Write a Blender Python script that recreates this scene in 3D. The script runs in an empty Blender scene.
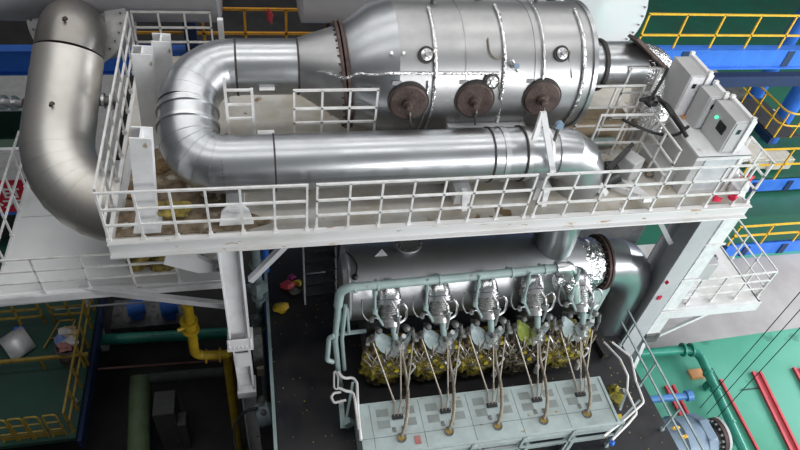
import bpy, bmesh, math, random
from mathutils import Vector as V, Matrix
random.seed(7)
PI = math.pi
SC = bpy.context.scene
COL = SC.collection
# ---------------------------------------------------------------- survey of the viewpoint (used to read real positions)
F, PITCH, ROLL, YAW = 640., math.radians(45.33), math.radians(9.0), math.radians(17.15)
EYE = V((0, 0, 14.6))
FW = V((math.sin(YAW)*math.cos(PITCH), math.cos(YAW)*math.cos(PITCH), -math.sin(PITCH)))
_r0 = V((math.cos(YAW), -math.sin(YAW), 0)); _u0 = _r0.cross(FW)
RT = math.cos(ROLL)*_r0 + math.sin(ROLL)*_u0
UP = RT.cross(FW)
def ray(a, b): return RT*((a-400)/F) - UP*((b-225)/F) + FW
def fz(a, b, z): d = ray(a, b); return EYE + d*((z-EYE.z)/d.z)
def fy(a, b, y): d = ray(a, b); return EYE + d*(y/d.y)
def fx(a, b, x): d = ray(a, b); return EYE + d*(x/d.x)
def fd(a, b, D): return EYE + ray(a, b)*D

# ---------------------------------------------------------------- mesh builder
def frame(ax, up=None):
    ax = V(ax).normalized()
    u = V(up) if up is not None else (V((0, 0, 1)) if abs(ax.z) < .95 else V((1, 0, 0)))
    s = ax.cross(u)
    if s.length < 1e-4: s = ax.cross(V((1, .3, .1)))
    s.normalize(); return s, s.cross(ax).normalized(), ax
class MB:
    def __init__(s): s.v = []; s.f = []
    def add(s, vs, fs):
        o = len(s.v); s.v += [V(q) for q in vs]; s.f += [[o+i for i in f] for f in fs]; return s
    def box(s, c, d, R=None):
        c = V(c); h = V(d)/2; vs = []
        for k in range(8):
            q = V((h.x if k & 1 else -h.x, h.y if k & 2 else -h.y, h.z if k & 4 else -h.z))
            vs.append(c + (R @ q if R is not None else q))
        return s.add(vs, [(0,2,3,1),(4,5,7,6),(0,1,5,4),(2,6,7,3),(0,4,6,2),(1,3,7,5)])
    def box2(s, a, b):
        a = V(a); b = V(b); return s.box((a+b)/2, [abs(q) for q in (b-a)])
    def bar(s, p, q, w, h=None, up=None):
        p = V(p); q = V(q); h = w if h is None else h
        sd, u, ax = frame(q-p, up); a = sd*w/2; b = u*h/2
        return s.add([p-a-b, p+a-b, p+a+b, p-a+b, q-a-b, q+a-b, q+a+b, q-a+b],
                     [(0,3,2,1),(4,5,6,7),(0,1,5,4),(1,2,6,5),(2,3,7,6),(3,0,4,7)])
    def hbeam(s, p, q, w, h, t=.02, up=None):        # I section: web along up
        p = V(p); q = V(q); sd, u, ax = frame(q-p, up)
        s.bar(p+u*(h/2-t/2), q+u*(h/2-t/2), w, t, u); s.bar(p-u*(h/2-t/2), q-u*(h/2-t/2), w, t, u)
        return s.bar(p, q, t, h-2*t, u)
    def tube(s, pts, r, n=8, closed=False, caps=True):
        pts = [V(p) for p in pts]; m = len(pts)
        rs = r if isinstance(r, (list, tuple)) else [r]*m
        def tan(i):
            a = pts[i-1] if (i > 0 or closed) else pts[0]
            b = pts[(i+1) % m] if (i < m-1 or closed) else pts[-1]
            d = (pts[i]-a).normalized() + (b-pts[i]).normalized() if a != pts[i] and b != pts[i] else b-a
            return d.normalized() if d.length > 1e-6 else V((0,0,1))
        T = [tan(i) for i in range(m)]
        sd, u, _ = frame(T[0]); vs = []
        for i in range(m):
            if i: 
                q = T[i-1].rotation_difference(T[i]); u = q @ u
                u = (u - T[i]*u.dot(T[i])).normalized()
            sd = T[i].cross(u)
            mit = 1.
            if 0 < i < m-1:
                c = (pts[i]-pts[i-1]).normalized().dot((pts[i+1]-pts[i]).normalized()); mit = 1/max(.5, math.sqrt(max(0,(1+c)/2)))
                bd = ((pts[i+1]-pts[i]).normalized()-(pts[i]-pts[i-1]).normalized())
                bd = bd.normalized() if bd.length > 1e-5 else None
            else: bd = None
            for k in range(n):
                a = 2*PI*k/n; w = (sd*math.cos(a)+u*math.sin(a))*rs[i]
                if bd is not None: w += bd*(w.dot(bd))*(mit-1)
                vs.append(pts[i]+w)
        fs = []
        for i in range(m if closed else m-1):
            j = (i+1) % m
            for k in range(n):
                l = (k+1) % n; fs.append((i*n+k, i*n+l, j*n+l, j*n+k))
        if caps and not closed: fs += [tuple(range(n))[::-1], tuple((m-1)*n+k for k in range(n))]
        return s.add(vs, fs)
    def cyl(s, p, q, r, r2=None, n=20): return s.tube([p, q], [r, r if r2 is None else r2], n)
    def lathe(s, o, ax, prof, n=32, up=None):        # prof: (t along axis, radius), closed with caps when radius > 0
        o = V(o); sd, u, ax = frame(ax, up); vs = []; fs = []; m = len(prof)
        for t, r in prof:
            for k in range(n):
                a = 2*PI*k/n; vs.append(o+ax*t+(sd*math.cos(a)+u*math.sin(a))*max(r, 1e-4))
        for i in range(m-1):
            for k in range(n):
                l = (k+1) % n; fs.append((i*n+k, i*n+l, (i+1)*n+l, (i+1)*n+k))
        fs += [tuple(range(n))[::-1], tuple((m-1)*n+k for k in range(n))]
        return s.add(vs, fs)
    def ring(s, o, ax, r0, r1, t, n=32):             # flat annulus of thickness t centred on o
        o = V(o); sd, u, ax = frame(ax); vs = []
        for (rr, tt) in ((r0,-t/2),(r1,-t/2),(r1,t/2),(r0,t/2)):
            for k in range(n):
                a = 2*PI*k/n; vs.append(o+ax*tt+(sd*math.cos(a)+u*math.sin(a))*rr)
        fs = []
        for i in range(4):
            j = (i+1) % 4
            for k in range(n):
                l = (k+1) % n; fs.append((i*n+k, i*n+l, j*n+l, j*n+k))
        return s.add(vs, fs)
    def bolts(s, o, ax, R, k, r, h, n=6, a0=0, a1=2*PI):
        o = V(o); sd, u, ax = frame(ax)
        for i in range(k):
            a = a0+(a1-a0)*i/k; p = o+(sd*math.cos(a)+u*math.sin(a))*R
            s.cyl(p-ax*h*.2, p+ax*h, r, n=n)
        return s
    def sph(s, c, r, n=14, sc=(1,1,1)):
        c = V(c); prof = []; m = n//2
        vs = []; fs = []
        for i in range(m+1):
            a = PI*i/m
            for k in range(n):
                b = 2*PI*k/n
                vs.append(c+V((sc[0]*r*max(1e-4, math.sin(a))*math.cos(b), sc[1]*r*max(1e-4, math.sin(a))*math.sin(b), sc[2]*r*math.cos(a))))
        for i in range(m):
            for k in range(n):
                l = (k+1) % n; fs.append((i*n+k, (i+1)*n+k, (i+1)*n+l, i*n+l))
        return s.add(vs, fs)
    def prism(s, poly, vec):
        poly = [V(p) for p in poly]; vec = V(vec); n = len(poly)
        return s.add(poly+[p+vec for p in poly], [tuple(range(n))[::-1], tuple(range(n, 2*n))]+[(i, (i+1) % n, n+(i+1) % n, n+i) for i in range(n)])
    def blob(s, c, r, seed=0, n=12, amp=.25, sc=(1,1,1)):
        rnd = random.Random(seed); ph = [rnd.uniform(0, 6) for _ in range(6)]; o = len(s.v)
        s.sph((0,0,0), 1, n)
        for i in range(o, len(s.v)):
            q = s.v[i]; k = 1+amp*(math.sin(3*q.x+ph[0])*math.cos(4*q.y+ph[1])+.6*math.sin(6*q.z+ph[2]+3*q.x)+.4*math.cos(9*q.y+ph[3])*math.sin(8*q.x+ph[4]))
            s.v[i] = V(c)+V((q.x*sc[0], q.y*sc[1], q.z*sc[2]))*r*k
        return s
    def build(s, name, mat, parent=None, ang=30, bevel=0, label=None, seg=2):
        off = ROOT(parent)
        me = bpy.data.meshes.new(name)
        me.from_pydata([q-off for q in s.v], [], s.f)
        bm = bmesh.new(); bm.from_mesh(me)
        bmesh.ops.remove_doubles(bm, verts=bm.verts, dist=2e-4)
        bmesh.ops.recalc_face_normals(bm, faces=bm.faces)
        bm.to_mesh(me); bm.free()
        me.polygons.foreach_set('use_smooth', [True]*len(me.polygons))
        me.set_sharp_from_angle(angle=math.radians(ang))
        me.materials.append(mat)
        o = bpy.data.objects.new(name, me); COL.objects.link(o)
        if parent is not None: o.parent = parent
        else:
            c = sum((q for q in s.v), V((0,0,0)))/max(1, len(s.v)); c.z = min(q.z for q in s.v)
            for q in me.vertices: q.co -= c
            o.location = c
        if bevel:
            b = o.modifiers.new('bevel', 'BEVEL'); b.width = bevel; b.segments = seg; b.limit_method = 'ANGLE'; b.angle_limit = math.radians(40); b.harden_normals = False
        if label: o['label'] = label
        return o
def ROOT(p):
    o = V((0,0,0))
    while p is not None: o += p.location; p = p.parent
    return o
def tag(o, label, cat, group=None, kind=None):
    o['label'] = label; o['category'] = cat
    if group: o['group'] = group
    if kind: o['kind'] = kind
    return o
def thing(name, loc, label, cat, group=None):
    o = bpy.data.objects.new(name, None); COL.objects.link(o); o.location = V(loc); o.empty_display_size = .2
    return tag(o, label, cat, group)
def struct(o): o['kind'] = 'structure'; return o
def bolt_set(o, ax, R, k, r, h, mt, parent, name='bolt', n=6):    # every bolt head a part of its own, sharing one mesh
    o = V(o); sd, u, ax = frame(ax); first = None; p0 = None
    for i in range(k):
        a = 2*PI*i/k; p = o+(sd*math.cos(a)+u*math.sin(a))*R
        if first is None:
            first = MB().cyl(p-ax*h*.3, p+ax*h, r, n=n).build(name, mt, parent); p0 = p
        else:
            c = first.copy(); COL.objects.link(c); c.parent = parent; c.location = first.location+(p-p0)
def loft_rings(rings, n=56):                         # skin through circles given as (centre, axis, radius)
    m = MB(); vs = []; fs = []
    for c, ax, r in rings:
        sd, u, ax = frame(ax, (0,0,1))
        for k in range(n):
            a = 2*PI*k/n; vs.append(V(c)+(sd*math.cos(a)+u*math.sin(a))*r)
    for i in range(len(rings)-1):
        for k in range(n):
            l = (k+1) % n; fs.append((i*n+k, i*n+l, (i+1)*n+l, (i+1)*n+k))
    fs += [tuple(range(n))[::-1], tuple((len(rings)-1)*n+k for k in range(n))]
    return m.add(vs, fs)
def copy_tree(o, parent=None):
    c = o.copy(); COL.objects.link(c)
    if parent is not None: c.parent = parent
    for ch in [q for q in bpy.data.objects if q.parent == o]: copy_tree(ch, c)
    return c
def dup(o, delta, label, rz=0):
    c = copy_tree(o); c.location = o.location + V(delta); c.rotation_euler.z += rz; c['label'] = label; return c
def fillet(pts, r, n=6):
    pts = [V(p) for p in pts]; out = [pts[0]]
    rs = r if isinstance(r, (list, tuple)) else [r]*len(pts)
    for i in range(1, len(pts)-1):
        a, b, c = pts[i-1], pts[i], pts[i+1]
        d1 = (a-b).normalized(); d2 = (c-b).normalized(); ang = d1.angle(d2)
        if ang > PI-.02: out.append(b); continue
        t = min(rs[i]/math.tan(ang/2), (a-b).length*.49 if i > 1 else (a-b).length*.98, (c-b).length*.49 if i < len(pts)-2 else (c-b).length*.98)
        rr = t*math.tan(ang/2); ctr = b+(d1+d2).normalized()*(rr/math.sin(ang/2))
        p0 = b+d1*t-ctr; p1 = b+d2*t-ctr; tot = p0.angle(p1); axs = p0.cross(p1).normalized()
        for k in range(n+1): out.append(ctr+Matrix.Rotation(tot*k/n, 3, axs) @ p0)
    out.append(pts[-1]); return out
def smooth_path(pts, n=6):
    pts = [V(p) for p in pts]; out = []
    P = [pts[0]*2-pts[1]]+pts+[pts[-1]*2-pts[-2]]
    for i in range(1, len(P)-2):
        for k in range(n):
            t = k/n; a, b, c, d = P[i-1], P[i], P[i+1], P[i+2]
            out.append(.5*((2*b)+(c-a)*t+(2*a-5*b+4*c-d)*t*t+(3*b-a-3*c+d)*t**3))
    out.append(pts[-1]); return out

# ---------------------------------------------------------------- materials
MATS = {}
def mat(name, col, rough=.5, metal=0., col2=None, scale=4., lo=.4, hi=.65, rvar=.1, bump=0., bscale=20., detail=5., spots=None, coat=0., stretch=None):
    if name in MATS: return MATS[name]
    m = bpy.data.materials.new(name); m.use_nodes = True; nt = m.node_tree; N = nt.nodes; L = nt.links
    b = N['Principled BSDF']; b.inputs['Metallic'].default_value = metal; b.inputs['Roughness'].default_value = rough
    b.inputs['Coat Weight'].default_value = coat
    tc = N.new('ShaderNodeTexCoord'); src = tc.outputs['Object']
    if stretch:
        mp = N.new('ShaderNodeMapping'); mp.inputs['Scale'].default_value = stretch; L.new(src, mp.inputs['Vector']); src = mp.outputs['Vector']
    no = N.new('ShaderNodeTexNoise'); no.inputs['Scale'].default_value = scale; no.inputs['Detail'].default_value = detail; no.inputs['Roughness'].default_value = .6
    L.new(src, no.inputs['Vector'])
    col2 = col2 or tuple(c*.82 for c in col)
    rp = N.new('ShaderNodeValToRGB'); rp.color_ramp.elements[0].position = lo; rp.color_ramp.elements[1].position = hi
    rp.color_ramp.elements[0].color = (*col, 1); rp.color_ramp.elements[1].color = (*col2, 1)
    L.new(no.outputs['Fac'], rp.inputs['Fac']); out = rp.outputs['Color']
    if spots:                                        # (colour, scale, threshold)
        n2 = N.new('ShaderNodeTexNoise'); n2.inputs['Scale'].default_value = spots[1]; n2.inputs['Detail'].default_value = 3; L.new(src, n2.inputs['Vector'])
        r2 = N.new('ShaderNodeValToRGB'); r2.color_ramp.elements[0].position = spots[2]; r2.color_ramp.elements[1].position = spots[2]+.05
        r2.color_ramp.elements[0].color = (0,0,0,1); r2.color_ramp.elements[1].color = (1,1,1,1); L.new(n2.outputs['Fac'], r2.inputs['Fac'])
        mx = N.new('ShaderNodeMix'); mx.data_type = 'RGBA'; L.new(r2.outputs['Color'], mx.inputs[0]); L.new(out, mx.inputs[6]); mx.inputs[7].default_value = (*spots[0], 1); out = mx.outputs[2]
    L.new(out, b.inputs['Base Color'])
    if rvar:
        mr = N.new('ShaderNodeMapRange'); mr.inputs[1].default_value = .3; mr.inputs[2].default_value = .7
        mr.inputs[3].default_value = max(.03, rough-rvar); mr.inputs[4].default_value = min(1, rough+rvar); L.new(no.outputs['Fac'], mr.inputs[0]); L.new(mr.outputs[0], b.inputs['Roughness'])
    if bump:
        n3 = N.new('ShaderNodeTexNoise'); n3.inputs['Scale'].default_value = bscale; n3.inputs['Detail'].default_value = 3; L.new(src, n3.inputs['Vector'])
        bp = N.new('ShaderNodeBump'); bp.inputs['Strength'].default_value = bump; bp.inputs['Distance'].default_value = .05
        L.new(n3.outputs['Fac'], bp.inputs['Height']); L.new(bp.outputs['Normal'], b.inputs['Normal'])
    MATS[name] = m; return m
steel = mat('cladding_steel', (.46,.46,.463), .42, 1, (.39,.39,.393), 1.2, rvar=.07, bump=.05, bscale=2.2)
steel2 = mat('duct_steel', (.50,.515,.53), .34, 1, (.42,.435,.45), .9, rvar=.07, bump=.05, bscale=1.6)
steelw = mat('warm_duct_steel', (.66,.64,.605), .48, 1, (.56,.535,.49), .8, rvar=.07, bump=.05, bscale=1.8)
steeld = mat('manifold_steel', (.50,.51,.52), .42, 1, (.42,.42,.43), 1.1, rvar=.07, bump=.05, bscale=2.5)
band = mat('band_steel', (.60,.61,.62), .35, 1)
darkband = mat('dark_gasket', (.035,.032,.03), .6)
foil = mat('crumpled_foil', (.86,.86,.87), .18, 1, bump=1., bscale=14., rvar=.05)
white = mat('white_paint', (.80,.80,.81), .45, 0, (.60,.60,.60), 1.5, .45, .75, spots=((.38,.30,.22), 3.2, .70))
rail = mat('rail_white', (.80,.80,.80), .45, 0, (.62,.61,.58), 3)
greyp = mat('grey_cabinet', (.50,.50,.50), .45, 0, (.44,.44,.44), 1)
colgrey = mat('column_grey', (.52,.53,.55), .5, 0, (.45,.46,.48), 1.2)
deckm = mat('deck_dust', (.56,.545,.51), .85, 0, (.42,.37,.29), 1.6, .38, .68, spots=((.20,.13,.07), 2.3, .63))
deckm2 = mat('concrete_plinth', (.44,.43,.40), .85, 0, (.33,.31,.28), 1.4)
roofm = mat('white_roof', (.84,.85,.85), .5, 0, (.74,.75,.75), .7, .4, .8, spots=((.3,.25,.2), 5, .74))
teal = mat('pale_teal_paint', (.33,.43,.42), .4, 0, (.27,.36,.35), 3, spots=((.25,.24,.2), 9, .68))
panelm = mat('panel_paint', (.42,.50,.50), .5, 0, (.34,.40,.39), 2.2, spots=((.30,.24,.14), 7, .69))
black = mat('black_rubber_deck', (.009,.009,.012), .55, 0, (.019,.018,.020), 2.5, rvar=.12)
blackp = mat('black_plastic', (.012,.012,.013), .45)
rust = mat('rusty_plate', (.11,.078,.068), .6, .4, (.065,.045,.04), 5, bump=.3, bscale=30)
brown = mat('brown_flange', (.10,.062,.055), .6, .3, (.06,.04,.035), 8)
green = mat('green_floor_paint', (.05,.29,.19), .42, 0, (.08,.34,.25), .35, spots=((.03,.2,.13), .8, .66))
green_shaded = mat('shaded_green_floor', (.014,.075,.05), .5, 0, (.02,.055,.042), .6, spots=((.09,.09,.07), 1.1, .68))  # darker copy of the floor green, lower-left shade put into its colour
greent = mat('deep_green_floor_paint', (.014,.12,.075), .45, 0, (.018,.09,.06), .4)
conc = mat('grey_concrete', (.36,.35,.35), .7, 0, (.28,.27,.27), .5)
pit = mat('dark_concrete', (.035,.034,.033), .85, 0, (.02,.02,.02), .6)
yellow = mat('yellow_paint', (.80,.48,.03), .4, 0, (.65,.37,.03), 3)
yellowd = mat('dull_yellow_paint', (.36,.25,.04), .5, 0, (.24,.16,.03), 4)  # darker yellow than the upper railings
yellowp = mat('gas_pipe_yellow', (.55,.38,.02), .4, 0, (.42,.28,.02), 3)
blue = mat('blue_paint', (.045,.19,.72), .35, 0, (.03,.15,.60), 1.5)
blued = mat('dark_blue_paint', (.012,.03,.10), .45)
motorb = mat('motor_blue_grey', (.20,.28,.37), .45, 0, (.15,.22,.30), 2)
gpipe = mat('green_pipe_paint', (.025,.23,.17), .32, 0, (.03,.28,.2), 2)
gpipe2 = mat('dull_green_pipe', (.17,.24,.13), .5, 0, (.12,.18,.09), 2)
red = mat('red_paint', (.58,.06,.08), .5, 0, (.42,.05,.06), 3)
cloth = mat('red_cloth', (.60,.015,.06), .8)
banner = mat('banner_red', (.62,.02,.05), .7)
lettw = mat('banner_white', (.85,.85,.85), .7)
grease = mat('greasy_casting', (.30,.25,.028), .35, .2, (.075,.06,.018), 3.5, .40, .60, bump=.9, bscale=14, spots=((.34,.31,.22), 8, .63))
lime = mat('lime_casting', (.26,.32,.06), .4, .1, (.16,.20,.04), 6)
cast = mat('cast_grey', (.20,.205,.20), .5, .5, (.10,.10,.095), 6, bump=.4, bscale=18)
dkcast = mat('oily_dark_casting', (.055,.05,.04), .4, .4, (.12,.10,.04), 6, bump=.6, bscale=14)
coverm = mat('pale_cover', (.42,.50,.51), .4, 0, (.26,.33,.33), 3)
alu = mat('aluminium', (.74,.74,.75), .34, 1, bump=.03, bscale=12)
wire = mat('zinc_tube', (.36,.32,.27), .5, .5)
hosem = mat('braided_hose', (.28,.25,.20), .5, .4, (.20,.17,.13), 20)
leverm = mat('copper_tube', (.40,.33,.27), .4, .6)
tread = mat('dark_tread', (.06,.06,.063), .6, .3)
orange = mat('orange_cardboard', (.72,.36,.16), .7)
paper = mat('white_paper', (.82,.82,.82), .6)
wool = mat('mineral_wool', (.34,.26,.06), .95, 0, (.10,.08,.03), 5, bump=.8, bscale=14)
plas = mat('plastic_film', (.82,.82,.84), .25, 0, (.70,.70,.72), 3, bump=.6, bscale=9)
glassd = mat('dark_screen', (.02,.025,.03), .15)
lamp = bpy.data.materials.new('green_indicator'); lamp.use_nodes = True
lamp.node_tree.nodes['Principled BSDF'].inputs['Emission Color'].default_value = (.05,1,.45,1)
lamp.node_tree.nodes['Principled BSDF'].inputs['Emission Strength'].default_value = 2.5
lamp.node_tree.nodes['Principled BSDF'].inputs['Base Color'].default_value = (.05,.6,.3,1)
# ================================================================ THE HALL
m = MB(); m.box2((-.3+0, -6, -1.5), (60, 60, -1.2)); 
m = MB(); m.box2((8.9, -8, -1.45), (48, 60, -1.2)); struct(m.build('floor_green', green))
m = MB(); m.prism([(8.9,9.0,-1.2),(30,9.65,-1.2),(30,12.3,-1.2),(8.9,12.3,-1.2)], (0,0,.012)); struct(m.build('floor_concrete', conc))
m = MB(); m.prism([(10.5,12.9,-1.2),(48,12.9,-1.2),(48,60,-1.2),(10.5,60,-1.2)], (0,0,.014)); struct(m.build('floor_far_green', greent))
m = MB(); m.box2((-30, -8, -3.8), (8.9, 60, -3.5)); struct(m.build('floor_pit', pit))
m = MB(); m.box2((-16, -9, -3.6), (-15.7, 60, 24)); struct(m.build('wall_left', mat('hall_wall', (.12,.125,.13), .8, 0, (.09,.09,.10), .5)))
m = MB(); m.box2((-16, 46, -3.6), (50, 46.3, 24)); struct(m.build('wall_back', MATS['hall_wall']))
m = MB(); m.box2((-16,-2.2,-3.6),(3,-1.8,12.6)); struct(m.build('wall_light_blocker', MATS['hall_wall']))  # unseen wall added to keep front light off the lower left
m = MB(); m.box2((-16,-9,12.6),(2,-.6,12.9)); struct(m.build('floor_light_blocker', conc))  # unseen slab below the camera, added only to block light
# hoist ropes hanging in front of the right-hand floor
# ================================================================ RAILINGS
def railing(label, a, b, posts, mt=rail, h=1.05, mids=(.7,.36), w=.036, group=None, name='guard_railing', foot=True, ends=True, rnd=False):
    a = V(a); b = V(b); d = (b-a).normalized()
    t = thing(name, a, label, 'railing', group)
    up = V((0,0,1))
    def rl(nm, z):
        m = MB()
        if rnd: m.cyl(a+up*z, b+up*z, w/2, n=10)
        else: m.bar(a+up*z-d*w/2, b+up*z+d*w/2, w)
        m.build(nm, mt, t)
    rl('top_rail', h)
    for z in mids: rl('mid_rail', z)
    for i in range(posts):
        p = a+(b-a)*(i/(posts-1)) if posts > 1 else a
        m = MB()
        if rnd: m.cyl(p, p+up*h, w/2, n=10)
        else: m.bar(p, p+up*h, w)
        if foot: m.box(p+up*.04, (.07,.07,.08))
        m.build('post', mt, t)
    return t
# ================================================================ STEEL WALKWAY
plat = thing('steel_walkway', (3.4, 10, 6.4), 'long white steel walkway with dusty deck carrying the upper pipework', 'walkway')
m = MB(); m.prism([(-2.4,7.55,6.6),(9.35,7.55,6.6),(9.35,8.7,6.6),(10.7,8.9,6.6),(10.7,11.4,6.6),(8.2,13.0,6.6),(-2.4,13.0,6.6)], (0,0,.05)); m.build('deck_plate', deckm, plat)
m = MB(); m.bar((-2.45,7.5,6.53),(9.38,7.5,6.53),.08,.30); m.bar((-2.45,7.44,6.665),(9.38,7.44,6.665),.06,.03); m.bar((-2.45,7.44,6.40),(9.38,7.44,6.40),.14,.03); m.build('front_beam', mat('beam_paint', (.70,.70,.70), .5, 0, (.62,.61,.58), 1, .45, .7, spots=((.40,.27,.15), 2.4, .66), stretch=(1,3,3)), plat, bevel=.008)
m = MB(); m.bar((-2.43,7.5,6.53),(-2.43,13,6.53),.07,.26); m.build('end_beam', white, plat)
m = MB(); m.bar((9.36,7.5,6.5),(9.36,8.75,6.5),.07,.3); m.build('end_beam', white, plat)
for x in (-.58, 2.0, 4.6, 7.0, 8.75):
    m = MB(); m.hbeam((x,7.55,6.45),(x,12.9,6.45),.16,.28,.02); m.build('cross_beam', colgrey, plat)
for p, q in (((-.3,7.55,5.4),(.45,7.6,6.38)), ((7.55,8.0,6.38),(8.5,7.9,5.2)), ((.8,9.6,5.2),(-.3,9.4,6.38))):
    m = MB(); m.bar(p, q, .12, .1); m.build('knee_brace', colgrey, plat)
m = MB()
m.prism([(-1.75,7.75,5.75),(-1.55,7.75,6.38),(-1.3,7.75,6.38),(-1.15,7.75,5.85),(-.95,7.75,5.68),(-.8,7.75,5.68),(-.8,7.75,5.45),(-1.2,7.75,5.45)], (0,.1,0)); m.build('haunch_plate', white, plat)
# edge kick strip remains: dark loose flat bar on the deck
fr = 'front guard railing panels of the walkway'
railing('white guard railing panel at the left end of the walkway front edge', (-2.42,7.52,6.65),(.70,7.5,6.65),7, group=fr)
railing('white guard railing panel at the middle of the walkway front edge', (.86,7.5,6.65),(4.6,7.5,6.65),8, group=fr)
railing('white guard railing panel at the right end of the walkway front edge', (4.78,7.5,6.65),(8.95,7.5,6.65),8, group=fr)
railing('white guard railing along the left side of the walkway beside the big bent duct', (-2.44,7.62,6.65),(-2.48,12.95,6.65),9)
railing('white guard railing at the back left corner of the walkway', (-2.42,12.97,6.65),(-.86,12.97,6.65),4)
railing('short white railing standing behind the lower pipe in front of the cone', V((fy(294,90,8.98).x,8.98,6.65)),V((fy(378,90,8.98).x,8.98,6.65)),4, h=fy(335,90,8.98).z-6.65, mids=(fy(335,108,8.98).z-6.65,fy(335,122,8.98).z-6.65))
t = thing('step_ladder', fz(229,133,6.65), 'small white step stile between the two pipe runs left of the cone', 'ladder')
a = V((fy(227,110,9.0).x,9.0,6.65)); H0 = fy(227,86,9.0).z-6.65
for dx in (0, .42):
    m = MB(); m.bar(a+V((dx,-.05,0)), a+V((dx,0,H0+.15 if dx == 0 else H0-.05)), .045); m.build('stile', rail, t)
for k in range(3):
    m = MB(); m.bar(a+V((0,0,H0-.08-.28*k)), a+V((.42,0,H0-.08-.28*k)), .035); m.build('rung', rail, t)
# right hand railings round the stairwell on the deck
rr = 'railings around the valve gear at the right of the walkway'
railing('white railing in front of the silencer outlet, nearest row right of the steel pipe elbow', (6.5,9.12,6.65),(7.6,9.1,6.65),3, group=rr)
railing('slanting white railing running back to front beside the big grey box', (7.62,9.1,6.65),(7.62,8.0,6.65),3, group=rr)
railing('white railing close under the silencer outlet stub', (fy(590,86,9.5).x,9.5,6.65),(fy(645,86,9.5).x,9.5,6.65),3, h=fy(615,86,9.5).z-6.65, mids=(.95,.5), group=rr)
railing('short white railing behind the outlet stub beside the upper grey cabinet', (fy(632,68,9.62).x,9.62,6.65),(fy(662,67,9.62).x,9.62,6.65),2, h=fy(645,68,9.62).z-6.65, mids=(1.2,.6), group=rr)
# ================================================================ COLUMNS
def post_box(t, c0, c1, w, d, mt, nm='shaft'):
    m = MB(); c0 = V(c0); c1 = V(c1)
    m.bar(c0+V((-w/2,0,0)), c1+V((-w/2,0,0)), d, .03, (1,0,0)); m.bar(c0+V((w/2,0,0)), c1+V((w/2,0,0)), d, .03, (1,0,0)); m.bar(c0, c1, .04, w, (1,0,0))
    return m.build(nm, mt, t)
lc = thing('steel_column', (-.6,7.6,-3.5), 'tall white H-section column under the walkway left of the stairs', 'column')
post_box(lc, (-.6,7.6,6.4), (-.6,7.6,3.56), .36, .34, white, 'upper_shaft')
m = MB(); m.box((-.6,7.6,3.51), (.50,.48,.05)); m.box((-.6,7.6,3.45), (.50,.48,.05)); m.box((-.6,7.37,3.66), (.48,.03,.28))
for k in range(6): m.cyl((-.8+.08*k,7.33,3.57),(-.8+.08*k,7.37,3.57), .016, n=6)
for k in range(4):
    for sx in (-.22,.22): m.cyl((-.6+sx*.95,7.33,3.62+.06*k),(-.6+sx*.95,7.37,3.62+.06*k), .014, n=6)
m.build('splice_plate', white, lc)
post_box(lc, (-.6,7.6,3.42), (-.58,7.6,1.72), .30, .30, white, 'middle_shaft')
m = MB(); m.box((-.6,7.46,2.95), (.28,.02,.5)); m.build('stiffener', white, lc)
m = MB(); m.box((-.58,7.6,1.62), (.40,.42,.22)); m.build('splice_plate', white, lc)
post_box(lc, (-.56,7.6,1.52), (-.52,7.6,-3.5), .28, .28, white, 'lower_shaft')
rc = thing('steel_column', (8.8,7.8,-1.2), 'massive grey H-section column under the right end of the walkway', 'column')
m = MB(); m.bar((8.80,7.57,6.4),(8.80,7.57,-1.2),.46,.04,(0,1,0)); m.build('front_flange', colgrey, rc)
m = MB(); m.bar((8.74,8.20,6.4),(8.74,8.20,-1.2),.50,.04,(0,1,0)); m.build('back_flange', colgrey, rc)
m = MB(); m.bar((8.80,7.88,6.4),(8.80,7.88,-1.2),.03,.60,(0,1,0)); m.build('web', colgrey, rc)
m = MB(); m.box((8.8,7.88,-1.15),(.7,.9,.08)); m.build('base_plate', colgrey, rc)
for k, (x,z) in enumerate(((8.60,4.9),(8.62,3.6))):
    m = MB(); m.bar((x,7.60,z),(x+.3,7.60,z-.02),.03,.04); m.build('bracket', white, rc)
t = thing('cable_conduit', (9.18,7.62,2), 'white cable trunking strapped to the right side of the grey column', 'conduit')
m = MB(); m.bar((9.32,7.64,6.3),(9.32,7.68,1.75),.36,.10,(0,1,0)); m.build('trunking', mat('trunk_white', (.82,.83,.84), .35), t)
for z in (5.4,4.2,3.0):
    m = MB(); m.bar((9.08,7.58,z),(9.56,7.58,z),.03,.05); m.build('strap', rail, t)
m = MB(); m.box((9.32,7.66,1.9),(.36,.2,.3)); m.build('junction_box', cast, t)
for k, (x,y,z) in enumerate(((9.66,7.74,4.4),)):
    tag(MB().box((x,y,z),(.34,.26,.55)).build('terminal_box', greyp, bevel=.015), 'grey terminal box hanging beside the white trunking on the right column', 'box')
# stub posts on the walkway's left end
def stub(label, x, y, h, lean=0):
    t = thing('stub_post', (x,y,6.65), label, 'post', 'white stub posts on the left end of the walkway')
    m = MB(); m.bar((x,y-.13,6.65),(x+lean,y-.13,6.65+h),.30,.025,(0,1,0)); m.build('front_flange', white, t)
    m = MB(); m.bar((x,y+.13,6.65),(x+lean,y+.13,6.65+h),.30,.025,(0,1,0)); m.build('back_flange', white, t)
    m = MB(); m.bar((x,y,6.65),(x+lean,y,6.65+h),.03,.24,(0,1,0)); m.build('web', white, t)
    m = MB(); m.box((x,y,6.67),(.42,.42,.04)); m.build('base_plate', white, t)
stub('white stub post nearest the front edge on the walkway left end', -1.86, 7.85, 1.9, .2)
stub('second white stub post behind the front one beside the pipe elbow', -1.93, 10.0, 1.95, .12)
stub('third white stub post set right behind the second one near the pipe elbow', -1.66, 10.4, 1.95, .12)
tag(MB().bar((-2.3,8.15,6.75),(-2.0,8.6,7.7),.09,.06).build('diagonal_brace', white), 'white diagonal brace bar leaning behind the front stub post', 'brace')
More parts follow.
